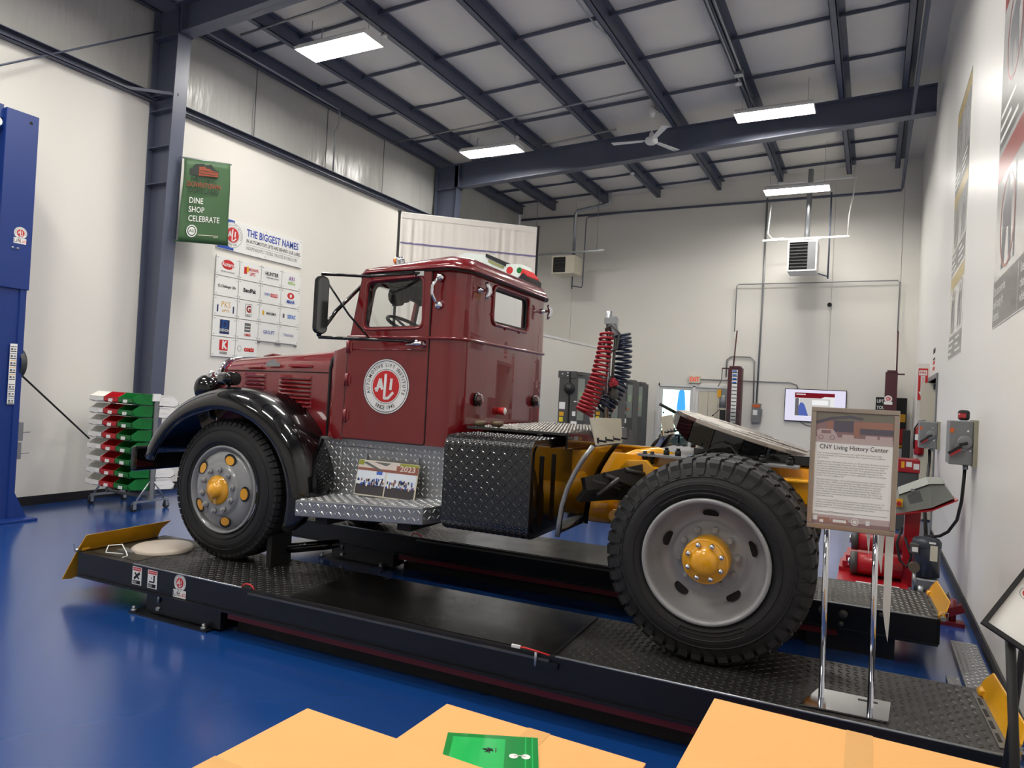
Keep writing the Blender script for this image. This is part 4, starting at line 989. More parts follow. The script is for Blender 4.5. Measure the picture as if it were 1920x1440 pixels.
part('electric_cable', MB().tube([(-1.41,4.63,2.05),(-1.43,4.6,2.13),(-1.39,4.6,2.16),(-1.34,4.62,2.1),(-1.35,4.62,2.0),(-1.41,4.6,1.96),(-1.44,4.6,2.02),(-1.40,4.61,2.1),(-1.365,4.62,2.06),(-1.37,4.62,1.9),(-1.375,4.62,1.72)], .010, 8), m_mgrey, ps)
part('gladhand', MB().cyl((-1.37,4.62,1.785),(-1.35,4.6,1.745),.02,12).obox((-1.355,4.6,1.755),(1,0,.3),(0,1,0),.03,.014,.016), m_hoser, ps)
part('plug', MB().lathe([(.03,0),(.034,.03),(.024,.05),(.024,.07)], (-1.36,4.62,1.66), (.2,-.3,1), 14), m_mgrey, ps)
# ================================================================== THE DRIVE-ON LIFT
LX0, LX1 = -4.97, .70
lf = thing('drive_on_lift', 'black drive on alignment lift carrying the truck', 'vehicle lift', (-2.2, CY, 0), 'T')
def runway(y0, y1, near):
    d = part('runway', MB().box(LX0, LX1, y0, y1, .318, .33), m_deck, lf, label='near runway deck' if near else 'far runway deck')
    yo, yi = (y0, y1) if near else (y1, y0); so = -1 if near else 1
    for y in (y0, y1-.012):
        part('side_channel', MB().box(LX0+.02, LX1-.01, y, y+.012, .165, .318), m_liftk, d)
    for y, a in ((y0, -.02), (y1, .0)):
        part('lower_flange', MB().box(LX0+.02, LX1-.01, y+a, y+a+.02, .155, .167), m_liftk, d)
    for xa, xb in ((LX0+.6, -3.36), (-1.22, LX1-.02)): part('deck_edge', MB().tube([(xa, y0-.002, .331), (xb, y0-.002, .331)], .006, 6), m_galv, d)
    part('inner_ribs', MB().box(LX0+.1, LX1-.1, y0+.1, y1-.1, .2, .318), m_dark, d)
    lg = MB()
    segs = ((-4.39, -3.0), (-1.2, .66)) if near else ((-4.39, .66),)
    for a, b in segs: tread(lg, (a, y0+.012, .3302), (1,0,0), (0,1,0), b-a, y1-y0-.024, .036, .5, .003)
    part('checker_lugs', lg, m_deck if near else m_alu2, d, kind='stuff')
    part('slip_plate', MB().box(-2.98, -1.24, y0+.02, y1-.02, .3302, .3345), mat('smooth slip plate', (44,43,42), .22, metal=.7, rnoise=.08, nscale=3), d)
    part('slip_track', MB().box(-3.3, -1.25, y0-.012, y0, .30, .312), m_alu2, d)
    part('slip_seam', MB().box(-1.24, -1.222, y0+.02, y1-.02, .331, .338), m_liftk, d)
    lp_ = part('lock_pin', MB().tube([(-1.45,y0-.012,.343),(-1.38,y0-.016,.348),(-1.25,y0-.01,.335)], .005, 6), m_redp, d); part('pin_keeper', MB().box(-1.34,-1.2,y0-.018,y0,.27,.3), m_liftk, lp_); part('pin_shank', MB().cyl((-1.32, y0-.02, .34), (-1.32, y0-.02, .27), .008, 8), m_galv, lp_); part('pin_tag', MB().box(-1.46,-1.41,y0-.02,y0-.008,.338,.352), m_white, lp_)
    part('pin_ring', MB().tube([(-3.3+.05*math.cos(a*PI/8), y0-.01, .335+.03*math.sin(a*PI/8)) for a in range(9)], .005, 6), m_redp, d)
    part('front_cap', MB().box(LX0, LX0+.02, y0, y1, .165, .33), m_liftk, d)
    part('rear_cap', MB().box(LX1-.02, LX1, y0, y1, .165, .318), m_liftk, d)
    part('hinge_bar', MB().box(LX1-.03, LX1+.02, y0+.06, y1-.06, .318, .334), m_alu2, d)
    for k in range(4): part('hinge_slot', MB().box(LX1-.022, LX1-.008, y0+.12+k*.13, y0+.2+k*.13, .3342, .336), m_dark, d)
    # wheel stops hinged on both ends
    xe = LX1+.03
    P = [(y0+.07,.435),(y1-.05,.435),(y1,.38),(y1,.28),(y1-.08,.2),(y0+.05,.14),(y0+.02,.22),(y0+.02,.38)]
    s1 = part('wheel_stop', MB().prism([(xe-.02+(z-.33)*.45, y, z) for y, z in P], (-.004,0,0), (.004,0,0)), m_yel2, lf, label='yellow wheel stop plate')
    part('stop_lug', MB().cyl((xe-.015, y0+.03, .335), (xe-.015, y0+.1, .335), .022, 12).cyl((xe-.015, y1-.1, .335), (xe-.015, y1-.03, .335), .022, 12), m_yel2, s1)
    part('hinge_pin', MB().cyl((xe-.015, y0-.012, .335), (xe-.015, y0+.03, .335), .014, 12).tube([(xe-.015,y0-.005,.335),(xe-.03,y0-.01,.37),(xe+.01,y0-.01,.38),(xe+.01,y0-.005,.34)], .003, 6), m_galv, s1)
    xe = LX0-.02
    P = [(y0+.02,.455),(y1,.46),(y1-.06,.4),(y1-.06,.3),(y0+.5,.2),(y0+.05,.1),(y0-.02,.11),(y0,.34)]
    s2 = part('wheel_stop', MB().prism([(xe+(z-.33)*.55, y, z) for y, z in P], (-.004,0,0), (.004,0,0)), m_yel2, lf, label='yellow wheel stop plate')
    part('stop_lug', MB().cyl((xe, y0+.03, .34), (xe, y0+.09, .34), .02, 12), m_yel2, s2)
    part('hinge_pin', MB().cyl((xe, y0-.015, .34), (xe, y0+.03, .34), .012, 12).tube([(xe,y0-.01,.34),(xe-.02,y0-.015,.38),(xe+.01,y0-.015,.39)], .003, 6), m_galv, s2)
    # turntable under the front wheel
    tt = part('turn_plate', MB().lathe([(.001,.03),(.2,.03),(.215,.02),(.215,0)], (-4.58, y0+.4, .331), (0,0,1), 40), mat('beige turn plate', (196,184,170), .4, noise=.06), d)
    part('turn_scale', MB().box(-4.78,-4.62,y0+.16,y0+.24,.332,.345), m_galv, tt)
    part('wheel_chock', MB().box(-3.60, -3.555, y0+.45, y0+.65, .332, .56), m_dark, d)
    part('jack_cylinder', MB().cyl((-3.5,y0+.55,.46),(-3.2,y0+.75,.5),.035,12).cyl((-3.45,y0+.5,.49),(-3.25,y0+.62,.52),.012,8), m_black, d)
    part('cable_loop', MB().tube([(-4.62,y0+.1,.345),(-4.7,y0+.02,.36),(-4.76,y0+.08,.39),(-4.72,y0+.16,.39),(-4.62,y0+.12,.36),(-4.55,y0+.08,.345),(-4.52,y0+.02,.35)], .0045, 6), m_white, tt)
    # front pit cover
    part('front_recess', MB().box(LX0+.06, -4.42, y0+.06, y1-.06, .3305, .3325), mat('dull olive steel', (64,60,50), .5, metal=.3), d)
    # floor stand
    fs = part('floor_stand', MB().box(-4.25, -3.55, y0+.02, y0+.2, .02, .158), m_liftk, lf)
    part('foot_plate', MB().box(-4.36, -3.62, y0-.03, y0+.24, 0, .014), m_liftk, fs)
    for x in (-4.33, -3.66): part('anchor_bolt', MB().cyl((x, y0-.012, .014), (x, y0-.012, .05), .012, 8).cyl((x, y0-.012, .014), (x, y0-.012, .03), .02, 6), m_galv, fs)
    part('stand_bolt', MB().cyl((-4.12, y0+.01, .1), (-4.12, y0+.01, .16), .008, 8).cyl((-4.12, y0, .06), (-4.12, y0+.03, .06), .014, 8), m_galv, fs)
    part('rear_stand', MB().box(-.1, .45, y0+.05, y0+.25, 0, .158), m_liftk, lf)
    # scissor base
    bs = part('scissor_arm', MB().box(-3.5, .1, y0+.03, y0+.07, .1, .15), m_dred, lf, label='dark red scissor arm'); part('scissor_arm', MB().box(-3.5, .1, y1-.15, y1-.09, .1, .15), m_dred, lf, label='dark red scissor arm')
    part('base_plate', MB().box(-3.5, .1, y0+.12, y1-.12, 0, .06), m_dark, bs)
    return d
rn_ = runway(3.345, 4.08, True); rfar = runway(5.31, 6.05, False)
bt = datamesh('runway_bolt', MB().lathe([(.026,0),(.03,-.004),(.024,-.012),(.001,-.014)], (0,0,0), (0,1,0), 16), m_mgrey)
for x, z, s in ((.0,.27,1),(.13,.265,1),(.01,.2,.6),(.12,.195,.6),(.36,.3,.5)): inst('runway_bolt', bt, rfar, (x, 5.309, z), scale=(s,s,s))
for x, z in ((.2,.21),(.6,.24)): inst('runway_bolt', bt, rn_, (x, 3.344, z), scale=(.6,.6,.6))
# decals on the near side of the near runway
def warning(x, z, n):
    o = Vector((x, 3.3445, z)); u = Vector((1,0,0)); v = Vector((0,0,1))
    d = part('warning_label', MB().rect(o, u, v, -.047, .047, -.062, .062, .0005), m_white, rn_)
    part('warning_header', MB().rect(o, u, v, -.041, .041, .034, .057, .001), m_redp, d)
    part('header_text', MB().text('WARNING', .016, o+v*.045, u, v, 'C', .0015), m_white, d)
    pic = MB()
    if n == 0: pic.obox(o+v*.0-Vector((0,.0012,0)), u+v*.8, v, .036, .009, .0004).obox(o-Vector((0,.0012,0)), u-v*.9, v, .03, .006, .0004)
    else: pic.rect(o, u, v, .01, .024, -.022, .028, .001).rect(o, u, v, -.032, .018, -.024, -.014, .001).rect(o, u, v, -.012, -.006, .0, .012, .001)
    pic.rect(o, u, v, -.04, .036, -.057, -.032, .001)
    part('pictogram', pic, m_print, d)
    part('fine_print', MB().rect(o, u, v, -.036, .0, -.04, -.038, .0012).rect(o, u, v, -.036, -.004, -.046, -.044, .0012).rect(o, u, v, -.036, .0, -.052, -.05, .0012), m_white, d)
warning(-4.334, .254, 0); warning(-4.179, .253, 1)
ao = Vector((-3.912, 3.3445, .272))
emblem(ao, (1,0,0), (0,0,1), .057, rn_, True, .0008)
lt = part('lift_lettering', MB().rect(ao, (1,0,0), (0,0,1), -.06, .06, -.1, -.048, .0006), m_white, rn_)
part('wordmark', MB().text('Lift', .05, ao+Vector((-.028,0,-.075)), (1,0,0), (0,0,1), 'C', .0012), m_print, lt)
part('wordmark', MB().text('Lab', .042, ao+Vector((.03,0,-.075)), (1,0,0), (0,0,1), 'C', .0012), m_redp, lt)
for x in (-.27, -.13):
    d = part('red_label', MB().rect((x,3.3445,.29), (1,0,0), (0,0,1), -.03, .03, -.03, .012, .0005), m_print, rn_)
    part('label_face', MB().rect((x,3.3445,.29), (1,0,0), (0,0,1), -.028, .028, -.028, .01, .001), m_dred, d)
# checker plate floor covers by the right wall
t = thing('floor_cover_plate', 'bright checker plate cover on the floor beside the runway ends', 'cover plate', (.6, 5.5, 0))
part('plate', MB().box(.56, .72, 4.2, 6.0, 0, .03), m_alu, t)
part('checker_lugs', tread(MB(), (.565, 4.2, .0302), (1,0,0), (0,1,0), .15, 1.8, .03, .5, .003), m_alu, t, kind='stuff')
t = thing('floor_cover_plate', 'narrow checker plate cover joining the two runways at their right ends', 'cover plate', (.48, 5, 0))
part('plate', MB().box(.47, .54, 4.15, 5.2, 0, .025), m_alu, t)
part('checker_lugs', tread(MB(), (.47, 4.15, .0252), (1,0,0), (0,1,0), .07, 1.05, .03, .5, .003), m_alu, t, kind='stuff')

# ------------------------------------------------------------------ photo board on the step
pz0 = .906
t = thing('photo_board', 'photo print of trucks and a crowd leaning on the step', 'photo board', (-2.69, 3.93, pz0), 'T'); t.scale = (1.185, 1, 1)
bu = Vector((1,0,0)); bv = Vector((0,.2,1)).normalized(); bo = Vector((-2.69, 3.90, pz0+.125))
part('backing', MB().obox(bo+Vector((0,.003,0)), bu, bv, .205, .12, .0025), m_cream, t)
def rc(name, m, x0, x1, y0, y1, l=.001): return part(name, MB().rect(bo, bu, bv, x0, x1, y0, y1, l), m, t)
m_sky = mat('print sky', (214,222,232), .4); m_asph = mat('print asphalt', (58,54,58), .4); m_olive = mat('print grass', (142,146,52), .4); m_roofp = mat('print pale roof', (206,196,188), .4); m_brown = mat('print brown', (140,84,70), .4)
rc('photo_top', m_roofp, -.203, .203, .055, .118); rc('photo_left', m_sky, -.2, -.005, -.112, .053); rc('photo_right', m_sky, .003, .198, -.112, .053)
rc('asphalt', m_asph, -.2, -.005, -.112, -.045, .0015); rc('asphalt', m_asph, .003, .198, -.112, -.045, .0015)
rc('grass', m_olive, -.203, -.165, .085, .118, .0015); rc('grass', m_olive, .08, .203, .098, .118, .0015)
rc('crowd_band', m_brown, -.203, .203, .05, .068, .0016); rc('cloud_blue', mat('print blue', (60,100,190), .4), -.07, -.03, .028, .05, .0015)
part('roof_shapes', MB().poly(bo, bu, bv, [(-.15,.11),(-.02,.055),(-.05,.052),(-.17,.1)], .0017).poly(bo, bu, bv, [(-.1,.112),(.02,.112),(-.01,.09)], .0017), m_gprint, t)
rn = random.Random(2)
cb = {k: MB() for k in range(4)}
for side in (-.2, .003):
    for i in range(46):
        x = side+.008+rn.random()*.178; y = -.05+rn.random()*.05; cb[rn.randrange(4)].rect(bo, bu, bv, x-.004, x+.004, y-.009, y+.008, .002+.0001*i)
for k, (m, nm) in enumerate(((m_print,'dark figures'),(m_white,'white figures'),(m_bluep,'blue trucks'),(m_brown,'brown figures'))): part('printed_crowd', cb[k], m, t, kind='stuff')
rc('year_backing', m_brown, .06, .203, .055, .1, .0018)
part('year_lettering', MB().text('2023', .052, bo+bu*.135+bv*.082, bu, bv, 'C', .0022, .02), m_roofp, t)

# ------------------------------------------------------------------ sign on a chrome stand
t = thing('sign_stand', 'framed text sign on two chrome posts standing on the near runway', 'sign stand', (.1, 3.51, ZR+.005), 'T')
part('base', MB().prism([(-.075,3.392,0),(.275,3.405,0),(.30,3.635,0),(.0,3.635,0)], (0,0,.3345), (0,0,.341)), m_chr, t)
part('base_label', MB().rect((.205,3.59,.3412), (1,0,0), (0,1,0), -.04, .04, -.01, .01, .0005), m_print, t)
for x in (.012, .212): part('post', MB().cyl((x, 3.53, .341), (x-.008, 3.53, 1.2), .0125, 14), m_chr, t, label='chrome post')
SA, SB, SC, SD = -.082, .276, 1.112, 1.666
def sp(x, z, y=3.5): return Vector((x, y, z))
fw_ = .022
fr = MB().box(SA, SB, 3.49, 3.515, SD-fw_, SD).box(SA, SB, 3.49, 3.515, SC, SC+fw_).box(SA, SA+fw_, 3.49, 3.515, SC+fw_, SD-fw_).box(SB-fw_, SB, 3.49, 3.515, SC+fw_, SD-fw_)
part('frame', fr, m_frame, t, bevel=.003)
so = Vector(((SA+SB)/2, 3.497, (SC+SD)/2)); su = Vector((1,0,0)); sv = Vector((0,0,1))
W2, H2 = (SB-SA)/2-fw_, (SD-SC)/2-fw_
part('back_panel', MB().box(SA+.01, SB-.01, 3.505, 3.514, SC+.01, SD-.01), m_print, t)
po = part('poster', MB().box(SA+fw_, SB-fw_, 3.4975, 3.505, SC+fw_, SD-fw_), mat('poster paper', (250,249,245), .4), t)
m_p1 = mat('print mauve', (150,122,124), .4); m_p2 = mat('print dusty brick', (164,120,106), .4); m_p3 = mat('print slate', (96,92,104), .4); m_p4 = mat('print pale mauve', (196,178,176), .4); m_p5 = mat('print olive grey', (128,124,112), .4)
def sr(name, m, x0, x1, y0, y1, l): return part(name, MB().rect(so, su, sv, x0*W2, x1*W2, y0*H2, y1*H2, l), m, po)
sr('picture_ground', m_p1, -1, 1, .50, 1, .0008); sr('picture_trees', m_p5, -1, 1, .86, 1, .0012); sr('picture_fade', m_p4, -1, 1, .46, .56, .0013); sr('picture_brick', m_p2, .12, 1, .74, .86, .0016); sr('picture_brick', m_p2, -.72, -.55, .62, .84, .0016); sr('picture_brick', m_p2, .0, .14, .58, .84, .0018); sr('picture_windows', m_p3, .16, 1, .64, .74, .0017); sr('picture_windows', m_p3, -.53, -.02, .66, .86, .0017)
part('picture_roof', MB().poly(so, su, sv, [(-1*W2,.84*H2),(-.6*W2,.92*H2),(-.1*W2,.96*H2),(.25*W2,.92*H2),(.2*W2,.88*H2),(-.1*W2,.91*H2),(-.6*W2,.87*H2),(-1*W2,.78*H2)], .0021), m_p3, po)
part('picture_car', MB().poly(so, su, sv, [(-.98*W2,.66*H2),(-.9*W2,.70*H2),(-.55*W2,.70*H2),(-.45*W2,.62*H2),(-.4*W2,.54*H2),(-.95*W2,.54*H2)], .0024), m_p4, po)
for a, b in ((-.3,.0),(.3,.6),(.66,.98)): sr('picture_car', m_p4, a, b, .54, .615, .0024)
part('picture_car_detail', MB().ring(so+su*(-.86*W2)+sv*(.55*H2), su, sv, .008, .011, 16, .0027).ring(so+su*(-.56*W2)+sv*(.55*H2), su, sv, .008, .011, 16, .0027).rect(so, su, sv, -.85*W2, -.6*W2, .62*H2, .68*H2, .0027), m_p1, po)
part('heading', MB().text('CNY Living History Center', .0305, so+sv*.38*H2, su, sv, 'C', .0012, .0, .82), m_print, po)
body = ["There are three component museums that make up the CNY Living History Center:","Brockway, Homeville, and Tractors of Yesteryear. Each component caters to a different","type of history.","",
"Brockway focuses on Brockway Trucks and its over 100 year history. Brockway was the first","exhibit in the museum complex that opened in 2011. The Brockway museum component is","a combination of permanent and rotating collections of antique Brockway trucks, which","were built in Cortland until production ended in 1977. The organization also manages the","Brockway Homecoming Trucks each year around the beginning of this summer at the","Living History Museum. The next youth arm of this organization arranged for the museum","to share this truck on display at ALI.","",
"Homeville focuses on military, railroad, and local and national history. Homeville was the","idea of Ken Eaton, a WWII veteran that lived in the village of Homer who passed away in","2006, before the museum came to fruition. The Homeville component is the private","collection of his historic and valuable ones. Eaton items that he spent over 50 years","assembling. The collection includes rare items of political and domestic significance, a","custom collection of models and a one-of-a-kind military collection. The collection has","been instrumental to local veterans, from the Civil War to the Gulf War, and includes","several military vehicles.","",
"Tractors of Yesteryear (TOYs) is the agricultural history component of the museum. The","collection of antique tractors from this Central NY Tractor Club also contains antique","agricultural equipment. The TOYs and Homeville opened in 2013 to educate the visitors on the","agriculture that is so important to Cortland's history and present day culture."]
y = .27
bt_ = MB(); bold_ = MB()
for ln in body:
    if ln: bt_.text(ln, .0094, so-su*W2*.93+sv*y*H2, su, sv, 'L', .0012, -.004, .82)
    y -= .0415 if ln else .03
part('body_lettering', bt_, m_gprint, po, kind='stuff')
part('footnote_lines', MB().rect(so, su, sv, -.95*W2, .93*W2, -.775*H2, -.77*H2, .0012).rect(so, su, sv, -.95*W2, .1*W2, -.792*H2, -.787*H2, .0012), m_gprint, po)
sr('footer_band', m_p4, -1, 1, -1, -.83, .0008); sr('footer_dark', m_p1, -1, 1, -1, -.93, .0012)
part('footer_logos', MB().rect(so, su, sv, -.97*W2, -.87*W2, -.94*H2, -.86*H2, .0016).rect(so, su, sv, -.45*W2, -.1*W2, -.95*H2, -.9*H2, .0016).rect(so, su, sv, .4*W2, .5*W2, -.95*H2, -.87*H2, .0016).disc(so+su*.12*W2-sv*.91*H2, su, sv, .016, 24, .0016).rect(so, su, sv, -.8*W2, -.7*W2, -.97*H2, -.92*H2, .0016), m_white, po, kind='stuff')
part('footer_pictures', MB().rect(so, su, sv, -.84*W2, -.52*W2, -.96*H2, -.88*H2, .0014).rect(so, su, sv, -.5*W2, -.06*W2, -.97*H2, -.885*H2, .0014).ring(so+su*.12*W2-sv*.91*H2, su, sv, .009, .012, 20, .0019), m_p2, po, kind='stuff')
# white plastic strips hanging behind the sign
for i, (x, zt, zb, w, lb) in enumerate(((.262,1.12,.63,.017,'longest white plastic strip hanging behind the sign'),(.225,1.12,.93,.017,'short pointed white plastic strip behind the sign, next to the right post'),(.175,1.12,1.0,.012,'shortest white plastic strip between the chrome posts'))):
    yy = 3.56
    pts = [(x-w,zt),(x+w,zt),(x+w*.8,zb+.12),(x+w*.5,zb),(x-w*.2,zb+.06),(x-w*.9,zb+.14)]
    single('plastic_strip', MB().xz(pts, yy, yy+.004), mat('translucent strip', (222,220,212), .35), lb, 'plastic strip', (x, yy, zb), 'T')

# ------------------------------------------------------------------ cartons in the foreground
def carton(x0, x1, y0, y1, zt, label, seam='y', extra=None):
    t = thing('cardboard_box', label, 'cardboard box', ((x0+x1)/2, (y0+y1)/2, 0), 'R', 'cartons in the foreground')
    part('body', MB().box(x0, x1, y0, y1, 0, zt-.004), m_card, t, bevel=.004)
    ym = (y0+y1)/2; xm = (x0+x1)/2
    if seam == 'y':
        part('flap', MB().box(x0-.001, xm-.0015, y0-.001, y1+.001, zt-.004, zt), m_card, t); part('flap', MB().box(xm+.0015, x1+.001, y0-.001, y1+.001, zt-.004, zt), m_card, t)
        part('packing_tape', MB().box(xm-.028, xm+.028, y0-.003, y1+.003, zt+.0002, zt+.0008).box(xm-.028, xm+.028, y1+.0012, y1+.003, zt-.06, zt), m_tape, t)
    else:
        part('flap', MB().box(x0-.001, x1+.001, y0-.001, ym-.0015, zt-.004, zt), m_card, t); part('flap', MB().box(x0-.001, x1+.001, ym+.0015, y1+.001, zt-.004, zt), m_card, t)
        part('packing_tape', MB().box(x0-.003, x1+.003, ym-.028, ym+.028, zt+.0002, zt+.0008).box(x0-.003, x0-.0012, ym-.028, ym+.028, zt-.06, zt), m_tape, t)
    return t
carton(-1.111, -.585, .66, 1.21, .92, 'leftmost brown carton in the foreground', 'x')
carton(-.931, -.414, 1.225, 1.52, .86, 'brown carton under the green folder', 'y')
carton(-.332, .335, 1.1, 1.855, .9, 'large brown carton with a taped seam at bottom right', 'y')
t = thing('document_folder', 'translucent green plastic folder lying on the middle carton', 'folder', (-.68, 1.36, .8608))
m_gf = mat('green translucent plastic', (38,190,92), .12, coat=.8); m_gf2 = mat('darker green fold', (20,140,60), .15, coat=.8)
fu = Vector((.19,.093,0)).normalized(); fv = Vector((-.093,.19,0)).normalized(); fo = Vector((-.847,1.392,.8625))+fu*.105-fv*.1
part('sleeve', MB().obox(fo, fu, fv, .105, .1, .0015), m_gf2, t, bevel=.001)
part('inner_paper', MB().rect(fo, fu, fv, -.09, .03, -.1, .082, .0018), m_gf, t)
part('crease_lines', MB().rect(fo, fu, fv, .075, .078, -.1, .1, .002).rect(fo, fu, fv, .09, .093, -.1, .1, .002), m_gf, t)
part('button', MB().disc(fo+fu*.05+fv*.01, fu, fv, .010, 20, .0025).disc(fo+fu*.077+fv*.01, fu, fv, .010, 20, .0025), m_white, t)
part('string', MB().tube([fo+fu*.05+fv*.01+Vector((0,0,.004)), fo+fu*.077+fv*.01+Vector((0,0,.004))], .001, 5), m_white, t)
sk = MB(); rn = random.Random(9)
for i in range(9): a = rn.random()*PI; sk.obox(fo+fu*(.0+.004*rn.uniform(-3,3))+fv*(.03+.002*rn.uniform(-3,3))+Vector((0,0,.0022)), fu*math.cos(a)+fv*math.sin(a), fv, .009, .0012, .0004)
part('black_scribble', sk, m_print, t)
# ================================================================== LEFT WALL
WU, WV = Vector((0,1,0)), Vector((0,0,1))       # right and up as seen facing the left wall (normal +x)
# green banner hung from the column
t = thing('street_banner', 'green cloth banner with white lettering hung on the front steel column', 'banner', (-8.45, 6.25, 3.5))
B_TL, B_TR, B_BL, B_BR = Vector((-8.45,6.23,4.62)), Vector((-8.45,6.98,4.77)), Vector((-8.45,6.20,3.48)), Vector((-8.45,7.02,3.60))
P = []
for i in range(15):
    v = i/14; row = []
    for j in range(13):
        u = j/12; p = (B_TL.lerp(B_TR,u)).lerp(B_BL.lerp(B_BR,u), v)
        p = p+Vector((.012*math.sin(u*7+v*5)*math.sin(v*PI)+.01*math.sin(v*9)*(1-u), 0, 0)); row.append(p)
    P.append(row)
mb = MB().grid(P)
cl = part('cloth', mb, m_grn, t)
md = cl.modifiers.new('t', 'SOLIDIFY'); md.thickness = .004; md.offset = -1
part('top_rod', MB().cyl(B_TL+Vector((-.01,-.05,.0)), B_TR+Vector((-.01,.03,.006)), .012, 8), m_galv, t)
part('bottom_rod', MB().cyl(B_BL+Vector((-.01,-.05,0)), B_BR+Vector((-.01,.01,.0)), .01, 8), m_grn, t)
bo = (B_TL+B_TR+B_BL+B_BR)/4+Vector((.022,0,0)); bu = ((B_TR-B_TL)+(B_BR-B_BL)).normalized(); bv = Vector((0,0,1))
part('main_lettering', MB().text('DINE', .115, bo-bu*.29+bv*.0, bu, bv, 'L', .0, .004, .88).text('SHOP', .115, bo-bu*.29-bv*.125, bu, bv, 'L', .0, .004, .88).text('CELEBRATE', .115, bo-bu*.29-bv*.25, bu, bv, 'L', .0, .004, .88), m_white, t)
m_dkg = mat('dark banner print', (34,44,36), .6)
part('logo_lettering', MB().text('HISTORIC', .1, bo-bu*.06+bv*.305, bu, bv, 'C', 0, 0, .95).text('CORTLAND', .1, bo-bu*.06+bv*.14, bu, bv, 'C', 0, 0, .93), m_dkg, t)
part('logo_red_lettering', MB().text('DOWNTOWN', .1, bo-bu*.06+bv*.222, bu, bv, 'C', 0, .01, .85), mat('banner red print', (150,62,44), .6), t)
part('logo_building', MB().poly(bo-bu*.06+bv*.08, bu, bv, [(-.24,.27),(-.24,.36),(-.2,.36),(-.16,.43),(-.02,.45),(.0,.43),(.06,.44),(.1,.46),(.13,.42),(.2,.38),(.23,.38),(.23,.28)], .0), m_dkg, t)
part('logo_brick', MB().poly(bo-bu*.06+bv*.08, bu, bv, [(-.1,.275),(-.1,.40),(.0,.41),(.03,.385),(.08,.39),(.1,.37),(.22,.36),(.22,.29)], .002), mat('banner brick print', (146,66,38), .6), t)
part('logo_windows', MB().rect(bo-bu*.06+bv*.08, bu, bv, -.09, .2, .345, .352, .004).rect(bo-bu*.06+bv*.08, bu, bv, -.09, .2, .305, .312, .004), m_dkg, t)
c = bo-bu*.22-bv*.42
part('seal', MB().ring(c, bu, bv, .07, .085, 32, 0).disc(c, bu, bv, .055, 28, 0), m_white, t)
part('seal_letters', MB().text('ALI', .06, c, bu, bv, 'C', .002, .02), m_grn, t)
part('sponsor_line', MB().rect(bo, bu, bv, -.12, .22, -.475, -.467, 0).rect(bo, bu, bv, .14, .22, -.495, -.488, 0), m_cream, t)

# header sign
SX = XL+.03
t = thing('header_sign', 'wide white header sign with blue lettering above the logo grid', 'sign', (XL, 8.1, 3.64), 'R')
part('panel', MB().box(XL+.012, SX, 7.25, 9.02, 3.645, 4.125), m_white, t)
part('standoff', MB().box(XL, XL+.012, 7.4, 8.9, 3.7, 4.05), m_gprint, t)
ho = Vector((SX+.0005, 0, 0))
part('blue_block', MB().poly(ho, WU, WV, [(7.255,3.65),(7.56,3.65),(7.56,4.12),(7.255,4.12)], .0005), m_bluep, t)
emblem(Vector((SX+.001, 7.53, 3.89)), WU, WV, .2, t, True, .001)
part('headline', MB().text('THE BIGGEST NAMES', .165, Vector((SX+.001, 7.8, 3.985)), WU, WV, 'L', .001, .022, .72), m_bluep, t)
part('subline', MB().text('IN AUTOMOTIVE LIFTS ARE BEHIND OUR LABEL', .083, Vector((SX+.001, 7.8, 3.86)), WU, WV, 'L', .001, .012, .66), m_print, t)
part('rule', MB().rect((SX+.001,0,0), WU, WV, 7.8, 8.95, 3.802, 3.806, .001), m_gprint, t)
part('tagline', MB().text('INDEPENDENTLY TESTED. TRUSTED BY INDUSTRY', .078, Vector((SX+.001, 7.8, 3.745)), WU, WV, 'L', .001, 0, .63), m_gprint, t)
scr = datamesh('screw', MB().lathe([(.009,0),(.008,.004),(.001,.005)], (0,0,0), (1,0,0), 10), m_galv)
for y in (7.29, 8.2, 8.98):
    for z in (3.68, 4.09): inst('screw', scr, t, (SX, y, z))
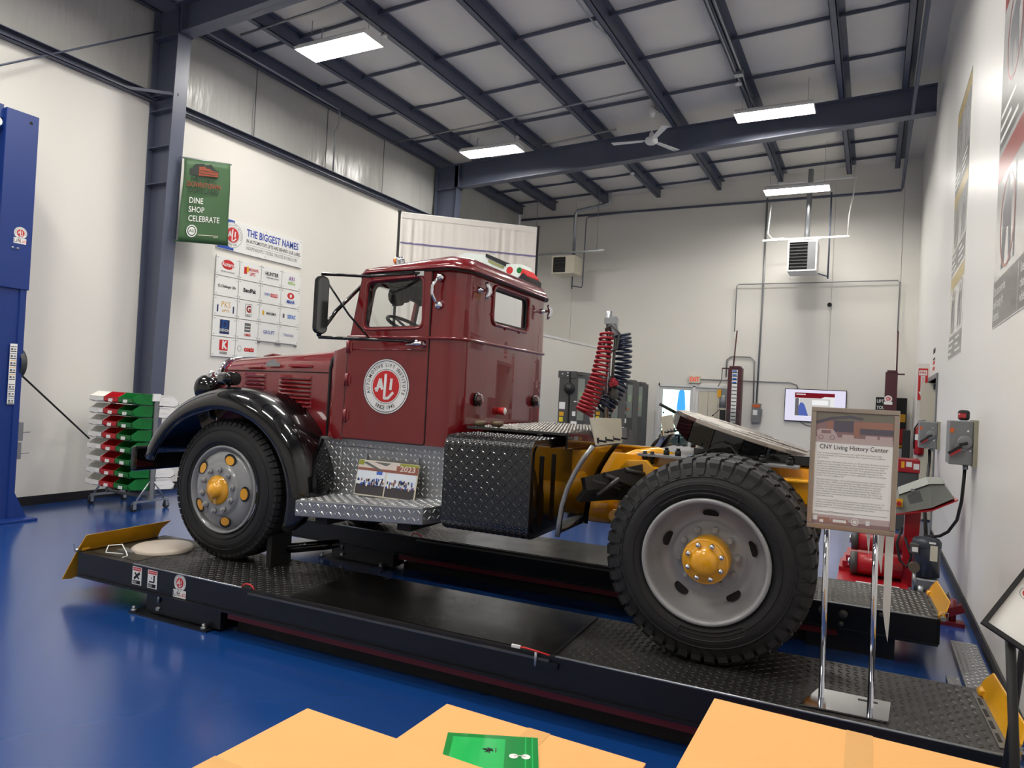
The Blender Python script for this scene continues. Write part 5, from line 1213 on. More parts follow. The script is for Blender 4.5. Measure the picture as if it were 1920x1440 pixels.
# logo plaques
m_amb = mat('amber print', (228,170,30), .5); m_nav = mat('navy print', (24,40,90), .5); m_pur = mat('purple print', (120,60,150), .5); m_lime = mat('lime print', (140,190,50), .5); m_brw = mat('red brown print', (150,40,36), .5); m_cyan = mat('bright blue print', (20,110,200), .5)
def txt(s, size, dy, dz, m, sx=.8, b=.01, al='C'): return ('t', s, size, dy, dz, m, sx, b, al)
def rec(y0, y1, z0, z1, m, l=.001): return ('r', y0, y1, z0, z1, m, l)
def ell(dy, dz, r, ry, m, l=.001): return ('e', dy, dz, r, ry, m, l)
PL = [
 ('red oval logo, top left of the grid', [ell(0,.03,.12,.075,m_redp), txt('Rotary',.09,0,.03,m_white,.9,.02), txt('ROTARY SOLUTIONS',.03,0,-.085,m_print,.9)]),
 ('red and gold figure logo, second in the top row', [rec(-.13,-.07,-.05,.06,m_redp), rec(-.08,-.04,-.02,.07,m_amb,.002), txt('MOHAWK',.07,.06,.03,m_redp,.6,.02), txt('LIFTS',.07,.04,-.04,m_redp,.7,.02)]),
 ('black slanted lettering, third in the top row', [txt('HUNTER',.085,0,.03,m_print,.85,.03), txt('Engineering Company',.035,.02,-.03,m_print,.85)]),
 ('purple and green lettering, top right of the grid', [txt('ARI',.1,0,.03,m_pur,.9,.015), txt('HETRA',.065,0,-.05,m_lime,.85,.02)]),
 ('black script lettering, left in the second row', [txt('CL Challenger Lifts',.06,0,0,m_print,.72,.02)]),
 ('bold black lettering, second in the second row', [txt('BendPak',.09,0,0,m_print,.8,.035)]),
 ('blue and red lettering, third in the second row', [txt('STERTIL',.055,-.07,.0,m_bluep,.7,.015), rec(0,.15,-.03,.03,m_redp), txt('KONI',.055,.075,0,m_white,.9,.01)]),
 ('red eye emblem over blue letters, right in the second row', [ell(0,.05,.08,.055,m_redp), ell(0,.05,.025,.03,m_white,.002), txt('MAHA',.085,0,-.055,m_bluep,.75,.035)]),
 ('amber lettering between blue posts, left in the third row', [txt('PKS',.13,0,.03,m_amb,.85,-.01), txt('LIFTS',.05,0,-.065,m_amb,1.2), rec(-.16,-.135,-.09,.02,m_nav), rec(.135,.16,-.09,.02,m_nav)]),
 ('boxed red letter, second in the third row', [rec(-.065,.065,-.1,.1,m_print), rec(-.058,.058,-.093,.093,m_white,.002), txt('G',.15,0,.015,m_brw,.85,.05), txt('GRAY',.035,0,-.075,m_print,1)]),
 ('gold mark and dark lettering, third in the third row', [rec(-.16,-.12,-.03,.04,m_amb), txt('MAXIMA',.065,.03,0,m_print,.85,.015)]),
 ('bright blue lettering, right in the third row', [txt('SEFAC',.09,.04,0,m_cyan,.75,.03), rec(-.16,-.12,-.03,.04,m_gprint)]),
 ('dark blue square logo, left in the fourth row', [rec(-.09,.09,-.11,.11,m_nav), txt('D',.2,0,.03,m_cyan,.8,-.02), txt('DEVON',.06,0,-.055,m_white,.85,.01)]),
 ('grey lattice mark over red letters, second in the fourth row', [rec(-.06,.06,-.035,.105,m_gprint), rec(-.05,.05,.0,.012,m_white,.002), rec(-.05,.05,.05,.062,m_white,.002), txt('OMER',.06,0,-.085,m_redp,.85,.02)]),
 ('blue lettering, third in the fourth row', [txt('GIROLIFT',.08,0,0,m_bluep,.72,.015)]),
 ('outlined blue lettering, right in the fourth row', [txt('Nussbaum',.075,0,0,m_bluep,.72,.03), txt('Nussbaum',.075,0,0,m_whibin,.72,-.004)]),
 ('red square logo with a white letter, bottom left of the grid', [rec(-.08,.08,-.055,.11,m_redp), txt('K',.16,.01,.027,m_white,.8,.06), txt('KREBS',.055,0,-.095,m_print,.9)]),
 ('bold red lettering, second in the bottom row', [ell(-.14,0,.04,.045,m_gprint), ell(-.14,0,.034,.038,m_white,.002), txt('coats',.11,.05,0,m_redp,.85,.05)]),
]
for i, (lb, items) in enumerate(PL):
    r, c = divmod(i, 4); yc = 7.475+c*.444; zc = 3.385-r*.312
    t = thing('logo_plaque', 'white wall plaque with '+lb, 'plaque', (XL, yc, zc-.145), 'R', 'logo plaques on the left wall')
    part('panel', MB().box(XL+.012, SX, yc-.215, yc+.215, zc-.15, zc+.15), m_white, t)
    o = Vector((SX+.0005, yc, zc))
    for k, it in enumerate(items):
        if it[0] == 't': part('lettering', MB().text(it[1], it[2], o+WU*it[3]+WV*it[4], WU, WV, it[8], .003+.0008*k, it[7], it[6]), it[5], t)
        elif it[0] == 'r': part('emblem_block', MB().rect(o, WU, WV, it[1], it[2], it[3], it[4], it[6]+.0004*k), it[5], t)
        else: part('emblem_disc', MB().disc(o+WU*it[1]+WV*it[2], WU, WV, it[3], 28, it[6]+.0004*k, it[4]), it[5], t)
    for dy in (-.19, .19):
        for dz in (-.12, .12): inst('screw', scr, t, (SX, yc+dy, zc+dz))
for c in (2, 3):
    t = thing('plaque_clips', 'empty plaque mounts below the %s column of the logo grid' % ('third', 'rightmost')[c-2], 'wall mount', (XL, 7.475+c*.444, 2.28), 'R', 'empty plaque mounts')
    for dy in (-.19, .19): part('clip', MB().box(XL, XL+.03, 7.475+c*.444+dy-.02, 7.475+c*.444+dy+.02, 2.262, 2.28), m_galv, t)

# ------------------------------------------------------------------ blue two post lift column
t = thing('lift_post', 'tall blue two post lift column at the left edge', 'lift post', (-8.3, 4.1, 0))
part('post', MB().xy([(-8.5,3.75),(-8.2,3.75),(-8.2,3.88),(-8.22,3.9),(-8.22,4.16),(-8.2,4.17),(-8.2,4.23),(-8.5,4.23)], .02, 2.65), m_blue, t, label='lower blue post')
part('upper_sleeve', MB().box(-8.52, -8.19, 3.93, 4.25, 2.5, 4.39), m_blue, t, bevel=.006)
part('sleeve_return', MB().box(-8.52, -8.3, 3.72, 3.93, 2.5, 4.42), m_blue, t)
part('cross_head', MB().box(-8.45, -8.25, 3.5, 3.93, 4.28, 4.42), m_blue, t)
part('pulley', MB().cyl((-8.28,3.86,4.22),(-8.22,3.86,4.22),.05,16), m_white, t)
part('floor_plate', MB().box(-8.62, -8.05, 3.6, 4.4, 0, .025), m_blue, t, bevel=.004)
part('gusset', MB().prism([(-8.2,4.23,.025),(-8.2,4.36,.025),(-8.2,4.23,.3)], (-.02,0,0), (.0,0,0)), m_blue, t)
for y, z in ((4.2,4.33),): part('hole', MB().disc((-8.1895,4.17,4.3),(0,1,0),(0,0,1),.018,16,.001), m_dark, t)
for y in (4.06, 4.11): part('bolt', MB().lathe([(.014,0),(.012,.012),(.001,.014)], (-8.19, y, 2.93), (1,0,0), 10), m_galv, t)
for y in (4.07, 4.12): part('hole', MB().disc((-8.1895,y,3.0),(0,1,0),(0,0,1),.006,10,.001), m_dark, t)
eo = Vector((-8.189, 4.13, 3.1)); emblem(eo, WU, WV, .065, t, True, .001)
lt = part('lift_plate', MB().rect(eo, WU, WV, -.065, .06, -.115, -.055, .0008), m_white, t)
part('wordmark', MB().text('Lift', .055, eo+Vector((0,-.03,-.085)), WU, WV, 'C', .0014), m_print, lt); part('wordmark', MB().text('Lab', .05, eo+Vector((0,.03,-.085)), WU, WV, 'C', .0014), m_redp, lt)
# instruction sticker strip
ss = part('instruction_strip', MB().rect((-8.1995,0,0), WU, WV, 4.1, 4.17, 1.26, 1.91, .001), m_white, t)
sm = MB(); sy = MB(); sg = MB()
for i in range(8):
    z = 1.85-i*.075-(.03 if i > 4 else 0)
    sm.rect((-8.1995,0,0), WU, WV, 4.105, 4.165, z-.028, z-.018, .0016); (sy if i in (2,3,4) else sm).rect((-8.1995,0,0), WU, WV, 4.105, 4.165, z+.026, z+.032, .0016)
    sg.rect((-8.1995,0,0), WU, WV, 4.11, 4.13, z-.01, z+.012, .0016).rect((-8.1995,0,0), WU, WV, 4.14, 4.16, z-.006, z+.008, .0016)
part('sticker_print', sm, m_print, ss); part('sticker_yellow', sy, m_amb, ss); part('sticker_pictograms', sg, m_gprint, ss)
part('hose_reel_cover', MB().lathe([(.001,.06),(.1,.05),(.17,.02),(.18,-.02),(.17,-.04)], (-8.34, 4.245, 1.7), (0,1,0), 24), mat('dark grey plastic', (56,58,60), .5), t)
part('arm_lock', MB().box(-8.32,-8.22,4.23,4.29,.86,1.06).box(-8.32,-8.22,4.23,4.28,.66,.84).cyl((-8.26,4.28,.95),(-8.26,4.38,.95),.006,6).cyl((-8.26,4.28,.72),(-8.26,4.38,.72),.006,6), m_galv, t)
part('clear_guard', MB().box(-8.2,-8.19,3.96,4.03,.8,1.12), m_galv, t)
single('retractor_cord', MB().cyl((-8.33, 4.31, 1.56), (-8.95, 5.46, .79), .011, 8), m_print, 'black cord stretched from the blue post to the wall', 'cord', (-8.33, 4.31, 1.56))

# ------------------------------------------------------------------ rolling bin rack
t = thing('bin_rack', 'grey rolling rack that carries the hanging plastic bins', 'bin rack', (-8.23, 5.55, 0))
for x in (-8.64, -7.80):
    p = part('upright', MB().box(x-.02, x+.02, 5.53, 5.58, .12, 1.41), m_grey, t)
    part('foot_bar', MB().box(x-.015, x+.015, 5.33, 5.78, .1, .125), m_galv, p)
    part('brace', MB().cyl((x,5.37,.13),(x,5.54,.36),.012,8).cyl((x,5.74,.13),(x,5.57,.36),.012,8), m_galv, p)
    for y in (5.34, 5.77):
        cs = part('caster', MB().cyl((x-.016,y,.038),(x+.016,y,.038),.038,18), m_print, t)
        part('caster_fork', MB().box(x-.024,x-.018,y-.02,y+.02,.03,.095).box(x+.018,x+.024,y-.02,y+.02,.03,.095).box(x-.024,x+.024,y-.022,y+.022,.09,.1), m_galv, cs)
part('top_bar', MB().box(-8.64,-7.80,5.54,5.57,1.38,1.41), m_grey, t)
part('bottom_bar', MB().box(-8.64,-7.80,5.54,5.57,.13,.16), m_grey, t)
part('corner_tag', MB().box(-7.80,-7.776,5.5,5.6,1.33,1.42), m_white, t)
ZB = [1.30-.1475*i for i in range(8)]
rails = [part('hang_rail', MB().box(-8.64,-7.80,5.522,5.53,z+.06,z+.085).box(-8.64,-7.80,5.58,5.588,z+.06,z+.085), m_galv, t) for z in ZB]
def binmesh(w, d, h):
    """open hopper bin, front at -y"""
    m = MB(); k = .007
    a = w/2
    side = [(0,0),(-d*.85,0),(-d,.02),(-d,h*.5),(-d*.66,h),(0,h)]
    for sx in (-1, 1): m.prism([(sx*a, y, z) for y, z in side], (0,0,0), (-sx*k,0,0))
    m.box(-a,a,-d*.85,0,0,k); m.prism([(-a,-d*.8,0),(a,-d*.8,0),(a,-d,.03),(-a,-d,.03)], (0,0,0), (0,.004,k))
    m.box(-a,a,-d,-d+k,.02,h*.5); m.box(-a,a,-k,0,0,h)
    m.box(-a-.004,a+.004,-d-.003,-d+.005,h*.46,h*.52)
    for sx in (-1, 1): m.prism([(sx*a, y, z) for y, z in ((0,h-.012),(-d*.62,h-.012),(-d*.62,h),(0,h))], (0,0,0), (sx*.006,0,0)); m.prism([(sx*a, y, z) for y, z in ((-.05,h*.45),(-d*.5,h*.45),(-d*.5,h*.52),(-.05,h*.52))], (0,0,0), (sx*.004,0,0)); m.prism([(sx*a, y, z) for y, z in ((-.05,h*.62),(-d*.45,h*.62),(-d*.45,h*.68),(-.05,h*.68))], (0,0,0), (sx*.004,0,0))
    return m
bw, bd, bh = .275, .275, .138
bms = [datamesh('bin', binmesh(bw, bd, bh), m) for m in (m_whibin, m_redbin, m_grnbin)]
lab = datamesh('label', MB().box(-.04,.04,-bd-.0045,-bd-.003,.012,.05), m_white)
ordn = ['top', 'second', 'third', 'fourth', 'fifth', 'sixth', 'seventh', 'bottom']
for r, z in enumerate(ZB):
    for c, cn in enumerate(('white', 'red', 'green')):
        x = -8.50+c*.283
        o = bpy.data.objects.new('storage_bin', bms[c]); COL.objects.link(o); o.location = (x, 5.52, z-.03)
        o.rotation_euler = (math.radians(-4), 0, 0); BASE[o.name] = Vector((0,0,0))
        setp(o, '%s plastic bin in the %s row of the rolling rack' % (cn, ordn[r]), 'bin', 'bins on the rolling rack')
        l = bpy.data.objects.new('label_card', lab); COL.objects.link(l); l.parent = o
for r, z in enumerate(ZB):
    if r in (2, 3, 4, 5): continue
    o = bpy.data.objects.new('storage_bin', bms[0]); COL.objects.link(o); o.location = (-7.934, 5.59, z-.03); o.rotation_euler = (math.radians(4), 0, PI)
    setp(o, 'white plastic bin on the back of the rolling rack, %s row' % ordn[r], 'bin', 'white bins on the back of the rolling rack'); BASE[o.name] = Vector((0,0,0))

# ------------------------------------------------------------------ drape behind the cab
Dl, Dr = Vector((-7.04, 9.2, 0)), Vector((-5.27, 10.8, 0)); ZT = 4.53
t = thing('backdrop_drape', 'white pleated drape on a black pole frame behind the cab', 'drape', tuple((Dl+Dr)/2))
dd = (Dr-Dl).normalized(); dn_ = Vector((dd.y, -dd.x, 0))
for p, nm in ((Dl, 'left'), (Dr, 'right')):
    po_ = part('pole', MB().cyl(p, p+Vector((0,0,ZT+.02)), .022, 10), m_print, t)
    part('pole_knob', MB().lathe([(.03,0),(.03,.03),(.001,.04)], p+Vector((0,0,ZT+.0)), (0,0,1), 10), m_print, po_)
    part('pole_foot', MB().obox(p+Vector((0,0,.015)), dn_, dd, .35, .03, .012), m_print, po_)
part('cross_bar', MB().cyl(Dl+Vector((0,0,ZT)), Dr+Vector((0,0,ZT)), .014, 8), m_white, t)
P = []
W_ = (Dr-Dl).length; rn = random.Random(4); ph = [rn.uniform(0,6) for _ in range(4)]
for j in range(161):
    u = j/160; amp = .5+.5*math.sin(u*9+1)
    off = (.018*math.sin(u*70+3*math.sin(u*7)+2*math.sin(u*17))+.008*math.sin(u*150+ph[0]+2*math.sin(u*9)))*(.25+.75*amp*amp)
    P.append([Dl+dd*(.03+u*(W_-.06))+dn_*(off*k+.02)+Vector((0,0,z)) for z, k in ((ZT-.005,.05),(ZT-.09,.3),(ZT-.3,1),(3.4,1),(2.0,1.1),(.05,1.2))])
part('fabric', MB().grid(P), m_curt, t)
part('hem_band', MB().grid([[p[0]+dn_*.006, p[1]+dn_*.006] for p in P]), m_curt, t)
m_vio = mat('violet seam tape', (112,104,148), .7)
Q = []
for p in P: a = p[2].lerp(p[3], (p[2].z-4.03)/(p[2].z-p[3].z)); Q.append([a+dn_*.008+Vector((0,0,-.012)), a+dn_*.008+Vector((0,0,.012))])
part('seam_stripe', MB().grid(Q), m_vio, t)
# papier mache display just behind the cab roof
t = thing('display_model', 'white and black display model with red and green round logos behind the cab', 'display', (-4.65, 8.3, 0))
my0 = 8.3
def mxz(poly, d=.15): return MB().xz(poly, my0-d, my0+d)
part('pedestal', MB().box(-5.15, -4.15, my0-.25, my0+.25, 0, 2.9), m_white, t)
part('model_body', mxz([(-5.2,2.9),(-5.25,3.49),(-5.08,3.555),(-4.73,3.50),(-4.42,3.37),(-4.2,3.36),(-4.13,3.22),(-4.08,2.9)]), mat('white model card', (222,230,224), .5), t)
part('black_canopy', mxz([(-4.74,3.525),(-4.42,3.39),(-4.43,3.34),(-4.74,3.48)], .17), m_print, t)
part('green_trim', mxz([(-4.7,3.44),(-4.46,3.335),(-4.47,3.31),(-4.7,3.41)], .16), mat('olive model print', (150,150,84), .5), t)
part('red_logo', MB().disc((-4.37,my0-.151,3.285), (1,0,0), (0,0,1), .05, 24), m_redp, t)
part('green_logo', MB().disc((-4.225,my0-.151,3.28), (1,0,0), (0,0,1), .04, 24), m_grnbin, t)
part('red_wing', mxz([(-4.2,3.2),(-4.17,3.3),(-4.08,3.2),(-4.1,3.14)], .17), m_redp, t)
part('black_base', mxz([(-4.24,3.16),(-4.15,3.24),(-4.05,3.16),(-4.05,3.02),(-4.24,3.02)], .18), m_print, t)

# ================================================================== FAR WALL
# mobile column lifts in a row
def mobile_column(x, y, label):
    t = thing('mobile_column_lift', label, 'column lift', (x, y, 0), 'R', 'dark grey mobile column lifts')
    w, d, h = .46, .5, 2.08
    part('mast', MB().xy([(x,y),(x+w*.72,y),(x+w,y+.1),(x+w,y+d),(x,y+d)], .1, h-.05), m_mgrey, t, bevel=.006)
    part('mast_cap', MB().prism([(x-.02,y-.01,h-.12),(x+w*.7,y-.01,h-.12),(x+w*.7,y-.01,h),(x-.02,y-.01,h)], (0,0,0), (0,.02,0)).box(x-.0,x+w*.9,y+.01,y+d*.9,h-.06,h-.01), m_mgrey, t)
    for dx, dz in ((.06,-.05),(.16,-.03),(.16,-.08)): part('cap_bolt', MB().cyl((x+dx,y-.012,h+dz),(x+dx,y-.02,h+dz),.012,8), m_white, t)
    part('chain_slot', MB().box(x+.19,x+.215,y-.012,y-.001,.5,h-.02), m_dark, t)
    part('cable_drum', MB().lathe([(.001,.05),(.09,.045),(.1,.0)], (x+.2, y-.0, 1.78), (0,-1,0), 24).sphere((x+.2,y-.04,1.78),.07,16,10), mat('black plastic knob', (38,38,38), .5), t)
    part('control_face', MB().obox((x+w*.86,y+.048,1.6), (.28,.22,0), (0,0,1), .06, .36, .004), mat('silver control face', (138,146,138), .3, metal=.4), t)
    part('display_window', MB().obox((x+w*.86,y+.042,1.66), (.28,.22,0), (0,0,1), .035, .07, .004), mat('lcd window', (150,168,140), .2), t)
    part('label_white', MB().box(x+.02,x+.13,y-.003,y-.001,1.42,1.54).box(x+.27,x+.33,y-.003,y-.001,1.31,1.39).box(x+.25,x+.36,y-.003,y-.001,1.12,1.22).box(x+.29,x+.34,y-.003,y-.001,1.55,1.57), m_white, t)
    part('label_orange', MB().box(x+.03,x+.11,y-.003,y-.001,1.3,1.37), m_amb, t); part('label_yellow', MB().box(x+.03,x+.1,y-.003,y-.001,1.2,1.28), mat('yellow print', (232,208,40), .5), t)
    part('emergency_stop', MB().cyl((x+w*.8,y+.05,1.42),(x+w*.78,y+.01,1.42),.025,12), m_orange, t)
    part('carriage', MB().box(x+.05,x+w,y-.22,y,.12,.55), m_mgrey, t, bevel=.02)
    part('fork', MB().box(x+.02,x+.1,y-.5,y,.08,.2).box(x+w-.08,x+w,y-.5,y,.08,.2), m_mgrey, t, bevel=.01)
    part('base', MB().box(x-.05,x+w+.05,y-.1,y+d+.1,.0,.1), m_mgrey, t)
    return t
mobile_column(-4.86, 11.1, 'first dark grey mobile column lift, nearest the cab')
mobile_column(-4.86, 12.9, 'second dark grey mobile column lift, behind the red coiled hose')
mobile_column(-5.12, 14.6, 'third dark grey mobile column lift, right of the coiled hoses')
mobile_column(-5.38, 16.2, 'last dark grey mobile column lift, nearest the far wall door')
# glazed double door with a lit room behind it
t = struct('door_1', MB().box(DX0-.05, DX0+.03, YF-.02, YF+.16, 0, DZ+.05).box(DX1-.03, DX1+.05, YF-.02, YF+.16, 0, DZ+.05).box(DX0, DX1, YF-.02, YF+.16, DZ-.03, DZ+.05).box(-3.99, -3.93, YF-.02, YF+.16, 0, DZ), m_wht, label='glazed double door under the exit sign')
BASE[t.name] = Vector((0,0,0))
for a, b in ((DX0+.03, -3.99), (-3.93, DX1-.03)):
    q = part('door_leaf', MB().box(a, a+.07, YF+.02, YF+.06, .02, DZ-.03).box(b-.07, b, YF+.02, YF+.06, .02, DZ-.03).box(a+.07, b-.07, YF+.02, YF+.06, DZ-.11, DZ-.03).box(a+.07, b-.07, YF+.02, YF+.06, .02, .22), m_wht, t)
    if a > -4:
        for k in range(3): part('door_panel', MB().box(lerp(a+.07,b-.07,k/3)+.004, lerp(a+.07,b-.07,(k+1)/3)-.004, YF+.028, YF+.05, .22, DZ-.11), m_cream, q)
    else: part('pane', MB().box(a+.07, b-.07, YF+.035, YF+.042, .22, DZ-.11), m_glass, q)
    part('push_bar', MB().box(a+.05, b-.05, YF-.01, YF+.02, .95, .99), m_wht, q)
    part('lock', MB().cyl((a+.12, YF+.02, 1.35), (a+.12, YF+.0, 1.35), .02, 10), m_print, q)
wb2 = struct('wall_vestibule', MB().box(-6.2, -2.6, 19.2, 19.3, 0, 2.6).box(-6.2,-2.6,YF+.2,19.3,2.5,2.6).box(-6.25,-6.2,YF+.2,19.3,0,2.6).box(-3.0,-2.95,YF+.2,19.3,0,2.6), m_wall, label='walls of the small room behind the glazed door')
w1 = struct('window_1', MB().box(-5.3,-5.24,19.14,19.2,.7,2.05).box(-4.36,-4.3,19.14,19.2,.7,2.05).box(-5.3,-4.3,19.14,19.2,.64,.7).box(-5.3,-4.3,19.14,19.2,2.0,2.08), m_wht, label='daylit window in the room behind the door')
BASE[w1.name] = Vector((0,0,0))
part('daylight_pane', MB().box(-5.24,-4.36,19.17,19.175,.7,2.0), emat('daylight through glass', (206,240,222), 2.2), w1)
t = thing('blue_lamp_column', 'blue glowing floor display seen through the glazed door', 'display', (-4.72, 19.0, 0))
part('column_body', MB().lathe([(.06,.9),(.1,1.2),(.115,1.5),(.08,1.9),(.03,2.02)], (-4.66, 19.0, 0), (0,0,1), 16), emat('blue display glow', (70,160,235), 1.4), t)
part('column_stem', MB().cyl((-4.66,19.0,0),(-4.66,19.0,.9),.03,10), m_galv, t)
t = thing('blue_lift_post', 'blue lift post standing inside the room behind the glazed door', 'lift post', (-5.2, 18.2, 0)); part('post', MB().box(-5.07,-4.95,17.85,18.0,0,2.4), m_blue, t); part('post_chain', MB().box(-4.95,-4.90,17.87,17.95,0,2.4), m_print, t)
t = thing('work_table', 'cluttered work table with a yellow stool behind the glazed door', 'table', (-4.9, 18.5, 0)); part('table_top', MB().box(-5.2,-4.5,18.4,18.9,.72,.76), m_print, t); part('leg', MB().box(-5.18,-5.14,18.42,18.46,0,.72), m_print, t); part('leg', MB().box(-4.56,-4.52,18.42,18.46,0,.72), m_print, t); part('clutter', MB().box(-5.1,-4.95,18.5,18.7,.76,.84).box(-4.85,-4.7,18.45,18.6,.76,.82), m_amb, t); part('stool_frame', MB().cyl((-4.9,18.15,0),(-4.8,18.2,.5),.02,8).cyl((-4.6,18.15,0),(-4.7,18.2,.5),.02,8).box(-4.85,-4.65,18.1,18.3,.5,.53), m_yel2, t)
# exit sign
t = thing('exit_sign', 'lit exit sign with red letters above the glazed door', 'exit sign', (-3.96, YF, 2.12))
part('housing', MB().box(-4.1,-3.81,YF-.06,YF,2.12,2.305), m_cream, t, bevel=.006)
part('lettering', MB().text('EXIT', .15, (-3.955, YF-.061, 2.212), (1,0,0), (0,0,1), 'C', .001, .02, .78), emat('exit red', (235,60,40), 1.0), t)
# television
t = thing('television', 'wall mounted television showing a presentation slide', 'television', (-1.19, YF, 1.33))
part('bezel', MB().box(-1.845,-.545,YF-.06,YF-.01,1.33,2.085), m_print, t, bevel=.004)
to = Vector((-1.195, YF-.0605, 1.708)); tu = Vector((1,0,0)); tv = Vector((0,0,1))
part('screen', MB().rect(to, tu, tv, -.635, .635, -.36, .36, .001), emat('screen lavender', (226,222,244), .95), t)
sc_ = t.children[-1]
part('slide', MB().rect(to, tu, tv, -.43, .41, -.25, .21, .002), emat('slide white', (236,236,236), .9), sc_)
part('slide_header', MB().rect(to, tu, tv, -.43, .41, .21, .29, .002).poly(to, tu, tv, [(-.43,.17),(.12,.17),(.2,.21),(-.43,.21)], .003), emat('slide maroon', (128,28,40), .8), sc_)
part('slide_video', MB().rect(to, tu, tv, -.32, .32, -.24, .16, .003), emat('video bright wall', (216,214,212), .8), sc_)
part('video_shadow', MB().rect(to, tu, tv, -.42, -.34, -.24, .16, .003), emat('video shadow', (120,116,124), .7), sc_)
part('video_person', MB().poly(to, tu, tv, [(-.34,-.24),(-.34,-.02),(-.31,.06),(-.25,.06),(-.21,.0),(-.17,-.12),(-.13,-.24)], .004), emat('blue shirt', (90,110,190), .8), sc_)
part('video_screen', MB().rect(to, tu, tv, -.06, .28, .02, .13, .004), emat('video board', (240,240,240), .95), sc_)
part('slide_title', MB().rect(to, tu, tv, -.4, -.2, .24, .265, .004), emat('slide letters', (230,220,220), .9), sc_)
single('power_cable', MB().tube([(-1.5,YF-.02,1.32),(-1.35,YF-.015,1.25),(-1.15,YF-.015,1.22)], .008, 6), m_gprint, 'grey cable hanging under the television', 'cable', (-1.5,YF,1.32))
# maroon lift posts
for x0, x1, nm in ((-3.05, -2.74, 'left'), (.20, .43, 'right')):
    t = thing('maroon_lift_post', 'dark maroon lift post %s' % ('beside the glazed door' if nm == 'left' else 'right of the television'), 'lift post', ((x0+x1)/2, 16.9, 0), 'R', 'maroon two post lift')
    part('post', MB().box(x0, x1, 16.75, 17.0, .02, 2.5), m_mar, t, bevel=.006)
    part('post_cap', MB().box(x0+.03,x1-.04,16.74,17.0,2.5,2.54), m_mar, t)
    xr = x0+.07 if nm == 'left' else x1-.02
    part('riser_rod', MB().cyl((xr,17.0,2.5),(xr,17.28,3.42),.016,8), m_mar, t)
    part('cap_bracket', MB().box(x0-.16,x0,16.85,16.9,2.47,2.5) if nm == 'left' else MB().box(x1,x1+.13,16.85,16.9,2.45,2.48), m_mar, t)
    part('base_plate', MB().box(x0-.08,x1+.08,16.65,17.1,0,.02), m_mar, t)
    if nm == 'left':
        q = part('instruction_strip', MB().box(x0+.1,x0+.22,16.742,16.75,.9,2.45), m_white, t)
        mk = MB()
        for i in range(17): mk.box(x0+.105,x0+.215,16.739,16.742,2.38-i*.085,2.4-i*.085)
        part('strip_print', mk, m_print, q); mk = MB()
        for i in range(4): mk.box(x0+.11,x0+.2,16.739,16.742,2.41-i*.09,2.44-i*.09)
        part('strip_blue', mk, m_cyan, q)
        part('motor', MB().cyl((x0-.1,16.8,1.55),(x0-.1,16.8,1.85),.08,14).box(x0-.12,x0,16.75,16.9,1.82,2.0), m_grey, t)
        part('switch_yellow', MB().box(x0-.22,x0-.13,16.72,16.82,1.8,1.98), m_yel2, t)
        part('oil_tank', MB().box(x0-.14,x0-.03,16.7,16.85,1.2,1.5), m_print, t)
        part('release_lever', MB().cyl((x0-.3,16.75,1.36),(x0-.14,16.75,1.52),.008,6).sphere((x0-.3,16.75,1.36),.02,8,6), m_print, t)
        part('supply_cable', MB().tube([(x0-.16,16.9,2.49),(x0-.17,16.9,2.2),(x0-.22,16.8,2.05)], .012, 6), m_gprint, t)
        part('clear_guard', MB().box(x0-.02,x1,16.7,16.72,.9,1.52), m_glass, t)
    else:
        eo = Vector((.27,16.749,1.93)); emblem(eo, (1,0,0), (0,0,1), .075, t, False, .001)
        part('lift_plate', MB().rect(eo, (1,0,0), (0,0,1), -.08, .08, -.12, -.06, .0008), m_white, t)
# roll-up banner behind the right post
t = thing('roll_up_banner', 'dark roll up banner behind the right maroon post', 'banner', (.33, 17.25, 0))
part('banner_sheet', MB().box(.04,.64,17.24,17.25,.1,1.97), m_print, t)
part('banner_red', MB().box(.04,.64,17.236,17.24,.98,1.3), m_redp, t); part('banner_yellow', MB().box(.42,.62,17.236,17.24,1.45,1.62).box(.04,.64,17.236,17.24,.9,.96), m_amb, t)
part('banner_white', MB().box(.04,.64,17.236,17.24,.1,.88), m_white, t)
part('banner_lettering', MB().text('LIFT TRA', .1, (.06,17.237,1.88), (1,0,0), (0,0,1), 'L', .001, .02, .75).text('YOUR F', .1, (.06,17.237,1.74), (1,0,0), (0,0,1), 'L', .001, .02, .75), m_white, t)
part('banner_base', MB().box(0,.68,17.15,17.35,0,.1), m_galv, t)
single('black_case', MB().box(.56,.7,16.5,16.75,.0,1.3), m_print, 'tall black equipment case in the far right corner', 'case', (.63,16.6,0), bevel=.02)

